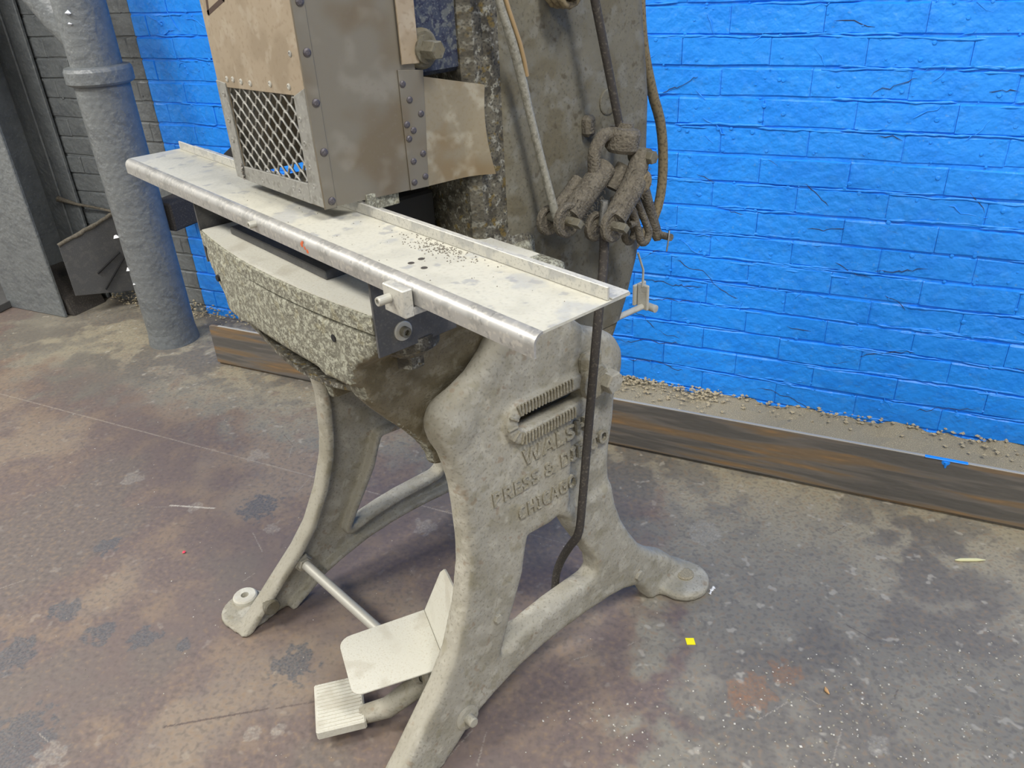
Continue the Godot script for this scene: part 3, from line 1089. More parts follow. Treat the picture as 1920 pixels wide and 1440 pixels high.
# leg castings lie in sheared planes: u = x + 0.1 y - d is zero on the outer face
const LT := 0.046      # thickness of a leg
func leg_field(h: float, n: Vector3i, o: Vector3) -> PackedFloat32Array:
	var outer := v2([0.025, 0.72, 0.042, 0.697, 0.072, 0.674, 0.104, 0.660, 0.130, 0.648, 0.147, 0.637, 0.158, 0.623, 0.162, 0.607, 0.158, 0.584, 0.150, 0.564, 0.143, 0.53, 0.138, 0.497, 0.137, 0.458, 0.139, 0.40, 0.145, 0.354, 0.167, 0.28, 0.202, 0.205, 0.24, 0.155, 0.285, 0.11, 0.326, 0.068, 0.366, 0.03, 0.395, 0.0, 0.395, -0.05, 0.26, -0.05, 0.255, 0.002, 0.222, 0.022, 0.184, 0.049, 0.136, 0.066, 0.071, 0.083, 0.009, 0.090, -0.038, 0.092, -0.105, 0.090, -0.177, 0.085, -0.217, 0.078, -0.254, 0.063, -0.279, 0.04, -0.298, 0.0, -0.298, -0.05, -0.42, -0.05, -0.42, 0.02, -0.361, 0.084, -0.318, 0.114, -0.278, 0.154, -0.248, 0.203, -0.228, 0.244, -0.214, 0.29, -0.208, 0.34, -0.208, 0.38, -0.215, 0.42, -0.231, 0.464, -0.243, 0.514, -0.256, 0.56, -0.257, 0.599, -0.245, 0.623, -0.219, 0.645, -0.174, 0.668, -0.15, 0.69, -0.13, 0.73, -0.10, 0.755, -0.02, 0.76, 0.014, 0.745])
	var win := v2([0.010, 0.341, -0.040, 0.337, -0.060, 0.341, -0.080, 0.325, -0.094, 0.290, -0.116, 0.248, -0.142, 0.196, -0.143, 0.170, -0.13, 0.162, -0.075, 0.162, -0.030, 0.162, 0.025, 0.158, 0.063, 0.152, 0.104, 0.142, 0.080, 0.190, 0.059, 0.226, 0.032, 0.276, 0.020, 0.315])
	var f := PackedFloat32Array()
	f.resize(n.x * n.y * n.z)
	var sa := Vector2(0.0, 0.566)
	var sb := Vector2(-0.125, 0.562)
	var hl := LT / 2
	for k in n.z:
		var z := o.z + k * h
		for j in n.y:
			var y := o.y + j * h
			var p := Vector2(z, y)
			var d2 := maxf(poly_sdf(p, outer), -poly_sdf(p, win))
			# slot for the tilting bolt and the raised toothed ring round it
			var w := p - sa
			var e := sb - sa
			var sd := (w - e * clampf(w.dot(e) / e.dot(e), 0, 1)).length()
			var slot := sd - 0.0125
			var ring := absf(sd - 0.025) - 0.0125
			# the rear half of the face is set back behind a step
			var gz := lerpf(-0.088, -0.119, clampf((y - 0.345) / 0.17, 0, 1))
			var step := 0.007 * smoothstep(gz + 0.003, gz - 0.003, z) * smoothstep(0.545, 0.525, y) * smoothstep(0.335, 0.35, y)
			var base := (k * n.y + j) * n.x
			for i in n.x:
				var u := o.x + i * h      # sheared coordinate, turned into x when the mesh is made
				var v := absf(u + hl + step * 0.5) - hl + step * 0.5
				var r := lerpf(0.0145, 0.0225, smoothstep(0.42, 0.56, y))
				var a := d2 + r
				var b := v + r
				var g := minf(maxf(a, b), 0.0) + sqrt(maxf(a, 0.0) * maxf(a, 0.0) + maxf(b, 0.0) * maxf(b, 0.0)) - r
				# hollow on the inner side
				var pocket := maxf(d2 + 0.02, u + LT - 0.022)
				g = smax(g, -pocket, 0.012)
				# rounded shoulder, rear boss, foot pads
				g = smin(g, Vector3(u + 0.034, (y - 0.604), (z - 0.114)).length() - 0.036, 0.02)
				g = smin(g, Vector3((u + 0.032), (y - 0.588), (z + 0.206) * 0.9).length() - 0.038, 0.03)
				g = smin(g, maxf(ring, absf(u - 0.002) - 0.008), 0.004)
				g = maxf(g, -slot)
				if y < 0.16:
					for q in [[-0.385, 0.012, 0.058], [0.345, 0.024, 0.056]]:
						var dd: float = Vector2(z - q[0], u - 0.1 * y - q[1]).length() - q[2]
						var pad := smax(dd, y - (0.019 if q[0] < 0 else 0.013), 0.006)
						g = smin(g, pad, 0.018)
				g = maxf(g, -y)
				f[base + i] = g
	return f

func shear(me: ArrayMesh, d: float, sgn: float) -> ArrayMesh:
	var arr := me.surface_get_arrays(0)
	var V: PackedVector3Array = arr[Mesh.ARRAY_VERTEX]
	for i in V.size():
		var p := V[i]
		V[i] = Vector3(sgn * (absf(d) - 0.1 * p.y) + p.x, p.y, p.z)
	arr[Mesh.ARRAY_VERTEX] = V
	var m := ArrayMesh.new()
	m.add_surface_from_arrays(Mesh.PRIMITIVE_TRIANGLES, arr)
	return m

func leg_x(y: float) -> float:
	return 0.30 - 0.1 * y

func build_legs() -> void:
	var h := 0.0055
	var o := Vector3(-0.08, -0.012, -0.47)
	var n := Vector3i(int(0.185 / h), int(0.79 / h), int(0.91 / h))
	var f := leg_field(h, n, o)
	var right := mesh_part("leg_casting", shear(nets(f, n, o, h), 0.30, 1.0), M.dust_iron, press, "right side leg frame with raised lettering")
	var left := mesh_part("leg_casting", shear(nets(f, n, o, h, true), 0.268, -1.0), M.dust_iron, press, "left side leg frame seen from inside")
	# raised teeth round the slot
	var s := ST()
	var sa := Vector2(0.0, 0.566)
	var sb := Vector2(-0.125, 0.562)
	for k in 17:
		var z := lerpf(sa.x + 0.002, sb.x + 0.012, k / 16.0)
		for q in [-1.0, 1.0]:
			var y: float = 0.564 + q * 0.0265
			cbox(s, Vector3(leg_x(y) + 0.0105, y, z), Vector3(0.006, 0.021, 0.0042), 0.0012)
	for k in 5:
		var a := -PI / 2 + PI * (k + 0.5) / 5.0
		var c := Vector2(sa.x + cos(a) * 0.026, sa.y + sin(a) * 0.026)
		cbox(s, Vector3(0, 0, 0), Vector3(0.006, 0.021, 0.0042), 0.0012, Transform3D(Basis(Vector3(1, 0, 0), -a + PI / 2), Vector3(leg_x(c.y) + 0.0105, c.y, c.x)))
	part("tooth_ring", s, M.dust_iron_rough, right)
	# clamp and its nut beside the slot
	s = ST()
	lathe(s, Vector3(0.235, 0.575, -0.165), Vector3(1, 0, 0), [Vector2(0.034, -0.02), Vector2(0.034, 0.018), Vector2(0.03, 0.024), Vector2(0, 0.024)], 22)
	cbox(s, Vector3(0.243, 0.602, -0.165), Vector3(0.024, 0.06, 0.05), 0.009)
	part("slot_clamp", s, M.dust_iron_rough, right)
	s = ST()
	lathe(s, Vector3(0.25, 0.567, -0.196), Vector3(1, 0, 0), [Vector2(0.03, -0.012), Vector2(0.03, 0.003), Vector2(0, 0.003)], 18)
	bolt(s, Vector3(0.25, 0.567, -0.196), Vector3(1, 0, 0), 0.021, 0.026, 0.0, 6)
	part("pivot_nut", s, M.dust_iron, right)
	# lettering, cast on
	var rows := [["WALSH", 0.497, 0.004, -0.150, 0.030], ["PRESS & DIE CO", 0.452, 0.080, -0.198, 0.028], ["CHICAGO", 0.400, 0.030, -0.110, 0.028]]
	for r in rows:
		var tm := TextMesh.new()
		var font := SystemFont.new()
		font.font_names = PackedStringArray(["Droid Sans"])
		font.font_weight = 700
		tm.font = font
		tm.text = r[0]
		tm.font_size = 32
		tm.pixel_size = 0.001
		tm.depth = 0.01
		var bb := tm.get_aabb()
		var t := MeshInstance3D.new()
		t.mesh = tm
		t.material_override = M.dust_iron_rough
		t.name = "raised_lettering"
		var y: float = r[1]
		var sx: float = (r[2] - r[3]) / bb.size.x
		var sy: float = r[4] / 0.025
		# text runs towards the rear (-z); its face looks along +x on the sloping leg
		var up := Vector3(-0.1, 1, 0).normalized()
		var run := Vector3(0, 0, -1)
		var out := run.cross(up)
		t.transform = Transform3D(Basis(run * sx, up * sy, out * 0.75), Vector3(leg_x(y) - 0.0002, y, (r[2] + r[3]) / 2))
		right.add_child(t, true)
		t.set_meta("label", "cast iron letters reading " + r[0])
	# bolts, plugs and foot bolts
	for q in [[0.066, 0.201, 0.019], [0.224, 0.105, 0.012], [0.09, -0.262, 0.016]]:
		s = ST()
		var at := Vector3(leg_x(q[0]) - 0.003, q[0], q[1])
		if q[2] > 0.018:
			lathe(s, at, Vector3(1, 0.1, 0), [Vector2(0.024, 0), Vector2(0.024, 0.004), Vector2(0.018, 0.006), Vector2(0, 0.006)], 18)
			lathe(s, at, Vector3(1, 0.1, 0), [Vector2(0.0095, 0), Vector2(0.0095, 0.02), Vector2(0.008, 0.022), Vector2(0, 0.022)], 12)
		else:
			bolt(s, at, Vector3(1, 0.1, 0), q[2] * 0.75, 0.008, 0.0, 6)
		part("leg_bolt", s, M.dust_iron, right)
	s = ST()
	lathe(s, Vector3(0.312, 0.018, -0.395), Vector3.UP, [Vector2(0.019, 0), Vector2(0.019, 0.004), Vector2(0.015, 0.006), Vector2(0, 0.006)], 18)
	part("foot_bolt", s, M.mortar_bare, right)
	# left leg: boss, lug with a hole, bush for the cross rod
	s = ST()
	lathe(s, Vector3(-0.221, 0.05, 0.318), Vector3(1, 0, 0), [Vector2(0.018, -0.02), Vector2(0.018, 0.007), Vector2(0.015, 0.01), Vector2(0, 0.01)], 16)
	part("leg_bolt", s, M.frame, left)
	s = ST()
	lathe(s, Vector3(-0.322, 0.004, 0.335), Vector3.UP, [Vector2(0.026, 0), Vector2(0.026, 0.016), Vector2(0.023, 0.019), Vector2(0.0085, 0.019), Vector2(0.0085, 0.004)], 20)
	part("foot_lug", s, M.pale_dust, left)

func bed_half(y: float) -> float:
	# half width of the bed casting by height
	if y > 0.795:
		return 0.262
	if y > 0.74:
		return lerpf(0.205, 0.262, smoothstep(0.74, 0.795, y))
	return lerpf(0.172, 0.205, clampf((y - 0.62) / 0.12, 0, 1))

func build_frame() -> void:
	var h := 0.0085
	var o := Vector3(-0.29, 0.44, -0.46)
	var n := Vector3i(int(0.58 / h), int(0.91 / h), int(0.76 / h))
	var f := PackedFloat32Array()
	f.resize(n.x * n.y * n.z)
	var side := v2([-0.03, 1.45, -0.36, 1.45, -0.375, 1.25, -0.385, 1.154, -0.408, 1.007, -0.409, 0.893, -0.391, 0.718, -0.364, 0.64, -0.335, 0.577, -0.30, 0.52, -0.2, 0.47, -0.05, 0.46, 0.02, 0.50, 0.02, 0.80, -0.03, 0.81])
	for k in n.z:
		var z := o.z + k * h
		for j in n.y:
			var y := o.y + j * h
			var d2 := poly_sdf(Vector2(z, y), side)
			var hw := bed_half(y)
			# front of the bed: full depth above, drawn back below
			var zf := 0.0
			if y > 0.715:
				zf = 0.277
			else:
				zf = lerpf(0.135, 0.262, smoothstep(0.50, 0.73, y))
			var base := (k * n.y + j) * n.x
			for i in n.x:
				var x := absf(o.x + i * h)
				var r := 0.022
				var a := d2 + r
				var b := x - 0.16 + r
				var g := minf(maxf(a, b), 0.0) + sqrt(maxf(a, 0.0) * maxf(a, 0.0) + maxf(b, 0.0) * maxf(b, 0.0)) - r
				# bed under the bolster
				var q := smax(x - hw, z - (zf - 0.28 * x * x), 0.012)
				q = smax(q, maxf(y - 0.8205, 0.50 - y), 0.008)
				q = smax(q, -0.10 - z, 0.02)
				# open underneath at the front
				var cx := x - 0.142
				var cy := maxf(y - 0.722, 0.3 - y)
				var cv := smax(smax(cx, cy, 0.05), -0.02 - z, 0.04)
				q = smax(q, -cv, 0.014)
				g = smin(g, q, 0.035)
				f[base + i] = g
	var two := split_sides(nets(f, n, o, h))
	var fr := mesh_part("frame_casting", two[0], M.apron, press, "mottled grey green cast iron bed and frame")
	mesh_part("neck_side", two[1], M.neck, fr, "brown dusty side of the neck")
	mesh_part("throat", two[2], M.frame_oily_shade, fr, "oil stained throat of the frame")
	# strap below the mouth of the bed, darker material painting in the apron shade
	var st := ST()
	st.set_smooth_group(1)
	for k in 20:
		for q in 4:
			var c := []
			for e in [[0, 0], [1, 0], [1, 1], [0, 1]]:
				var x: float = lerpf(-0.185, 0.185, float(k + e[0]) / 20.0)
				var v: float = (q + e[1]) / 4.0
				var zz := lerpf(0.25, 0.222, v) - 0.3 * x * x
				c.append(Vector3(x, 0.676 + 0.9 * x * x - 0.006 * v, zz))
			var dn := Vector3(0, -0.009, 0)
			quad(st, c[0], c[1], c[2], c[3])
			quad(st, c[3] + dn, c[2] + dn, c[1] + dn, c[0] + dn)
			if q == 0:
				st.set_smooth_group(2)
				quad(st, c[1], c[0], c[0] + dn, c[1] + dn)
				st.set_smooth_group(1)
	st.set_smooth_group(-1)
	part("bed_strap", st, M.frame_oily_shade, fr)
	# upper column of the frame, skinned separately as it is dustier
	h = 0.0075
	o = Vector3(-0.175, 0.60, -0.44)
	n = Vector3i(int(0.35 / h), int(0.84 / h), int(0.45 / h))
	f = PackedFloat32Array()
	f.resize(n.x * n.y * n.z)
	for k in n.z:
		var z := o.z + k * h
		for j in n.y:
			var y := o.y + j * h
			var d2 := maxf(poly_sdf(Vector2(z, y), side) - 0.002, z + 0.052)
			for i in n.x:
				var x := absf(o.x + i * h)
				var r := 0.024
				var a := d2 + r
				var b := x - 0.1625 + r
				var g := minf(maxf(a, b), 0.0) + sqrt(maxf(a, 0.0) * maxf(a, 0.0) + maxf(b, 0.0) * maxf(b, 0.0)) - r
				f[(k * n.y + j) * n.x + i] = g
	var up := mesh_part("frame_column", nets(f, n, o, h), M.frame, press, "dusty grey upright of the cast frame")
	# oily front edge of the frame
	var s := ST()
	cbox(s, Vector3(0, 1.125, -0.040), Vector3(0.312, 0.64, 0.060), 0.014)
	part("frame_front", s, M.frame_oily_shade, press, "front edge of the frame with oil stains")
	# round plug and lug on the side
	s = ST()
	lathe(s, Vector3(0.160, 1.011, -0.294), Vector3(1, 0, 0), [Vector2(0.021, 0), Vector2(0.021, 0.004), Vector2(0.019, 0.0048), Vector2(0, 0.0052)], 22)
	part("plug", s, M.frame, up)
	s = ST()
	cbox(s, Vector3(0.168, 0.982, -0.242), Vector3(0.02, 0.034, 0.022), 0.006)
	part("lug", s, M.fuzz, up)
	s = ST()
	for k in 3:
		var pts := []
		for a in 13:
			pts.append(Vector3(0.165 + 0.012 + 0.012 * k, 1.185 + cos(TAU * a / 12) * 0.022, -0.168 + sin(TAU * a / 12) * 0.022))
		tube(s, pts, 0.005, 8, false)
	tube(s, [Vector3(0.15, 1.185, -0.168), Vector3(0.215, 1.185, -0.168)], 0.012, 12)
	part("coil_spring", s, M.cable, up)
	# slide housing behind the guard
	s = ST()
	cbox(s, Vector3(0, 1.255, 0.022), Vector3(0.276, 0.325, 0.125), 0.006)
	var ho := part("slide_housing", s, M.housing, press, "blue black greasy slide housing")
	s = ST()
	lathe(s, Vector3(0.137, 1.128, 0.052), Vector3(1, 0, 0), [Vector2(0.026, 0), Vector2(0.026, 0.005), Vector2(0.022, 0.01), Vector2(0.018, 0.01), Vector2(0.018, 0.017), Vector2(0, 0.017)], 22)
	bolt(s, Vector3(0.154, 1.128, 0.052), Vector3(1, 0, 0), 0.0125, 0.024, 0.0, 6)
	part("housing_bolt", s, M.frame, ho)
	# latch hanging on the rear of the frame
	s = ST()
	tube(s, [Vector3(0.02, 0.515, -0.38), Vector3(0.02, 0.512, -0.575)], 0.007, 8)
	cbox(s, Vector3(0.02, 0.535, -0.578), Vector3(0.03, 0.06, 0.008), 0.002)
	cbox(s, Vector3(0.0, 0.535, -0.588), Vector3(0.008, 0.05, 0.04), 0.002)
	tube(s, [Vector3(0.02, 0.56, -0.575), Vector3(0.02, 0.60, -0.575), Vector3(0.02, 0.645, -0.555)], 0.0025, 6)
	lathe(s, Vector3(0.04, 0.508, -0.592), Vector3(1, 0, 0), [Vector2(0.009, -0.02), Vector2(0.009, 0.006), Vector2(0, 0.008)], 10)
	part("latch", s, M.pale_dust, up)
	# cable sagging behind the frame
	s = ST()
	tube(s, curve([Vector3(0.12, 1.35, -0.40), Vector3(0.12, 1.10, -0.425), Vector3(0.12, 1.001, -0.458), Vector3(0.12, 0.941, -0.486), Vector3(0.12, 0.870, -0.499), Vector3(0.12, 0.799, -0.495), Vector3(0.12, 0.75, -0.468), Vector3(0.12, 0.71, -0.40)], 30), 0.0095, 10)
	part("cable", s, M.cable, press, "brown cable sagging behind the frame")

# parts the side faces of the bed's neck from the rest of the casting
func split_sides(me: ArrayMesh) -> Array:
	var arr := me.surface_get_arrays(0)
	var V: PackedVector3Array = arr[Mesh.ARRAY_VERTEX]
	var N: PackedVector3Array = arr[Mesh.ARRAY_NORMAL]
	var I: PackedInt32Array = arr[Mesh.ARRAY_INDEX]
	var out := [PackedInt32Array(), PackedInt32Array(), PackedInt32Array()]
	for k in range(0, I.size(), 3):
		var c := (V[I[k]] + V[I[k + 1]] + V[I[k + 2]]) / 3.0
		var nn := (N[I[k]] + N[I[k + 1]] + N[I[k + 2]]).normalized()
		var side := absf(nn.x) > 0.74 and c.y < 0.79
		var w := 1 if side or (nn.y < -0.5 and absf(c.x) > 0.16 and c.y < 0.8) else 0
		if c.y > 0.83:
			w = 2
		out[w].append_array(PackedInt32Array([I[k], I[k + 1], I[k + 2]]))
	var r := []
	for w in 3:
		var st := SurfaceTool.new()
		st.begin(Mesh.PRIMITIVE_TRIANGLES)
		for i in out[w]:
			st.set_normal(N[i])
			st.add_vertex(V[i])
		st.index()
		r.append(st.commit())
	return r

func curve(p: Array, n: int) -> Array:
	var c := Curve3D.new()
	for i in p.size():
		var t := Vector3.ZERO
		if i > 0 and i < p.size() - 1:
			t = (p[i + 1] - p[i - 1]) / 6.0
		c.add_point(p[i], -t, t)
	var r := []
	for k in n + 1:
		r.append(c.sample_baked(c.get_baked_length() * k / n, true))
	return r

func build_bolster() -> void:
	# bolster plate with a bowed front edge
	var s := ST()
	var poly := PackedVector2Array()
	for k in 25:
		var x := lerpf(-0.255, 0.268, k / 24.0)
		poly.append(Vector2(x, 0.281 - 0.3 * (x - 0.005) * (x - 0.005)))
	poly.append(Vector2(0.268, -0.03))
	poly.append(Vector2(-0.255, -0.03))
	var flat := Transform3D(Basis(Vector3(1, 0, 0), Vector3(0, 0, 1), Vector3(0, 1, 0)), Vector3(0, 0.8465, 0))
	prism(s, poly, 0.0255, flat, 0.0015)
	var b := part("bolster_plate", s, M.apron, press, "bolster plate with bowed front edge")
	s = ST()
	var p2 := PackedVector2Array()
	for q in poly:
		p2.append(Vector2(q.x * 0.99, q.y - 0.003))
	prism(s, p2, 0.0014, Transform3D(flat.basis, Vector3(0, 0.8478, 0)), 0.0)
	part("dust_layer", s, M.pale_dust, b, "pale dust lying on the bolster")
	s = ST()
	cbox(s, Vector3(-0.035, 0.8545, 0.155), Vector3(0.305, 0.0135, 0.16), 0.0015, Transform3D.IDENTITY)
	part("die_shoe", s, M.dark_plate, b)
	s = ST()
	cbox(s, Vector3(0.0, 0.885, 0.06), Vector3(0.13, 0.06, 0.12), 0.004)
	part("die_block", s, M.black, b)
	s = ST()
	cbox(s, Vector3(-0.06, 0.935, 0.05), Vector3(0.02, 0.008, 0.20), 0.001)
	cbox(s, Vector3(-0.115, 0.935, 0.05), Vector3(0.02, 0.008, 0.20), 0.001)
	for q in [-0.045, 0.05, 0.145]:
		cbox(s, Vector3(-0.0875, 0.935, q), Vector3(0.04, 0.008, 0.02), 0.001)
	cbox(s, Vector3(-0.0875, 0.9, 0.05), Vector3(0.075, 0.062, 0.18), 0.004)
	part("slotted_guide", s, M.frame, b)
	# bolt head under the bolster's right end
	s = ST()
	lathe(s, Vector3(0.228, 0.765, 0.185), Vector3(0, -1, 0), [Vector2(0.046, -0.03), Vector2(0.044, -0.008), Vector2(0.03, 0.004), Vector2(0, 0.006)], 24)
	bolt(s, Vector3(0.228, 0.76, 0.185), Vector3(0, -1, 0), 0.021, 0.024, 0.0, 6)
	part("bolster_bolt", s, M.frame_oily_shade, b)
	for q in [[0.175, 0.79], [-0.205, 0.776]]:
		s = ST()
		lathe(s, Vector3(q[0], q[1], 0.268), Vector3(0, 0, 1), [Vector2(0.006, -0.004), Vector2(0.0055, 0.0015), Vector2(0, 0.0016)], 12)
		part("oil_hole", s, M.black, b)

func build_table() -> void:
	# brackets
	for g in [1, -1]:
		var s := ST()
		var x := 0.272 if g > 0 else -0.2595
		prism(s, v2([0.258, 0.789, 0.258, 0.9265, 0.145, 0.9265, 0.132, 0.789]), 0.0045, Transform3D(Basis(Vector3(0, 0, 1), Vector3(0, 1, 0), Vector3(-1, 0, 0)), Vector3(x - 0.0045, 0, 0)), 0.0006)
		var o := part("table_bracket", s, M.dark_plate, press, "flat dark grey bracket plate")
		if g > 0:
			s = ST()
			lathe(s, Vector3(x, 0.815, 0.219), Vector3(1, 0, 0), [Vector2(0.0135, 0), Vector2(0.0135, 0.002), Vector2(0.0125, 0.0026), Vector2(0, 0.0026)], 24)
			part("washer", s, M.bright_bolt, o)
			s = ST()
			cap_screw(s, Vector3(x + 0.0026, 0.815, 0.219), Vector3(1, 0, 0), 0.0072, 0.008)
			part("cap_screw", s, M.frame, o)
	# long folded sheet
	var xl := -0.515
	var xr := 0.583
	var t := Node3D.new()
	t.name = "work_table"
	press.add_child(t)
	t.set_meta("label", "long folded sheet metal work table covered in pale dust")
	var s := ST()
	var prof := [Vector2(0.139, 0.93), Vector2(0.2625, 0.93)]
	var under := [Vector2(0.139, 0.9272), Vector2(0.2625, 0.9272)]
	sweep_x(s, prof, under, xl, xr)
	part("top_sheet", s, M.table, t)
	s = ST()
	prof = []
	under = []
	for k in 9:
		var a := PI / 2 * (1.0 - k / 8.0)
		prof.append(Vector2(0.2625 + cos(a) * 0.0125, 0.9175 + sin(a) * 0.0125))
		under.append(Vector2(0.2625 + cos(a) * 0.0097, 0.9175 + sin(a) * 0.0097))
	prof.append(Vector2(0.275, 0.905))
	under.append(Vector2(0.2722, 0.905))
	sweep_x(s, prof, under, xl, xr)
	part("folded_lip", s, M.lip, t, "bare shiny folded front lip")
	s = ST()
	cbox(s, Vector3((xl + xr) / 2 + 0.002, 0.9375, 0.1695), Vector3(xr - xl - 0.008, 0.0145, 0.0035), 0.0006)
	part("fence", s, M.fence, t, "upright steel fence strip")
	s = ST()
	cbox(s, Vector3((xl + xr) / 2 + 0.03, 0.931, 0.153), Vector3(xr - xl - 0.06, 0.0022, 0.026), 0.0006)
	part("fence_foot", s, M.fence, t)
	# flat dark discs paint the shade in three drilled holes, and filings
	for q in [[0.34, 0.239], [0.338, 0.223], [0.364, 0.238]]:
		s = ST()
		lathe(s, Vector3(q[0], 0.9296, q[1]), Vector3.UP, [Vector2(0.0042, 0), Vector2(0.004, 0.0007), Vector2(0, 0.0007)], 12)
		part("hole_shade_disc", s, M.rubber, t)
	s = ST()
	for k in 260:
		var p := Vector3(rng.randfn(0.325, 0.035), 0.9305, rng.randfn(0.186, 0.012))
		if p.z < 0.173:
			continue
		pebble(s, p, rng.randf_range(0.0006, 0.0016))
	for k in 40:
		pebble(s, Vector3(rng.randf_range(-0.1, 0.55), 0.9303, rng.randf_range(0.18, 0.26)), rng.randf_range(0.0005, 0.0013))
	var fi := part("filings", s, M.filings, t, "dark grey filings lying on the table")
	fi.set_meta("kind", "stuff")
	# clamp on the lip
	s = ST()
	cbox(s, Vector3(0.374, 0.909, 0.2835), Vector3(0.040, 0.033, 0.013), 0.0012)
	cbox(s, Vector3(0.382, 0.8975, 0.2655), Vector3(0.022, 0.0095, 0.024), 0.001)
	part("lip_clamp", s, M.fence, t, "small pale steel clamp block on the lip")
	s = ST()
	cap_screw(s, Vector3(0.368, 0.9115, 0.289), Vector3(0, 0, 1), 0.0055, 0.018)
	part("clamp_screw", s, M.bright_bolt, t)
	s = ST()
	cap_screw(s, Vector3(0.012, 0.9175, 0.274), Vector3(0, 0, 1), 0.0052, 0.011)
	part("cap_screw", s, M.bright_bolt, t)
	s = ST()
	for q in [[0.145, 0.917, 0.004], [0.152, 0.914, 0.003], [0.158, 0.911, 0.0035], [0.148, 0.921, 0.0025]]:
		lathe(s, Vector3(q[0], q[1], 0.2748), Vector3(0, 0, 1), [Vector2(q[2], 0), Vector2(q[2] * 0.8, 0.0004), Vector2(0, 0.0005)], 7)
	part("paint_mark", s, M.orange, t, "small orange paint mark on the lip")

# the strip between two profile lines (z, y), drawn out along x
func sweep_x(s: SurfaceTool, prof: Array, under: Array, xl: float, xr: float) -> void:
	var n := prof.size()
	s.set_smooth_group(1)
	for k in n - 1:
		var a: Vector2 = prof[k]
		var b: Vector2 = prof[k + 1]
		quad(s, Vector3(xl, a.y, a.x), Vector3(xl, b.y, b.x), Vector3(xr, b.y, b.x), Vector3(xr, a.y, a.x))
	s.set_smooth_group(2)
	for k in n - 1:
		var a: Vector2 = under[k]
		var b: Vector2 = under[k + 1]
		quad(s, Vector3(xl, b.y, b.x), Vector3(xl, a.y, a.x), Vector3(xr, a.y, a.x), Vector3(xr, b.y, b.x))
	s.set_smooth_group(-1)
	for k in n - 1:
		for x in [xl, xr]:
			quad(s, Vector3(x, prof[k].y, prof[k].x), Vector3(x, prof[k + 1].y, prof[k + 1].x), Vector3(x, under[k + 1].y, under[k + 1].x), Vector3(x, under[k].y, under[k].x))
	for k in [0, n - 1]:
		quad(s, Vector3(xl, prof[k].y, prof[k].x), Vector3(xr, prof[k].y, prof[k].x), Vector3(xr, under[k].y, under[k].x), Vector3(xl, under[k].y, under[k].x))

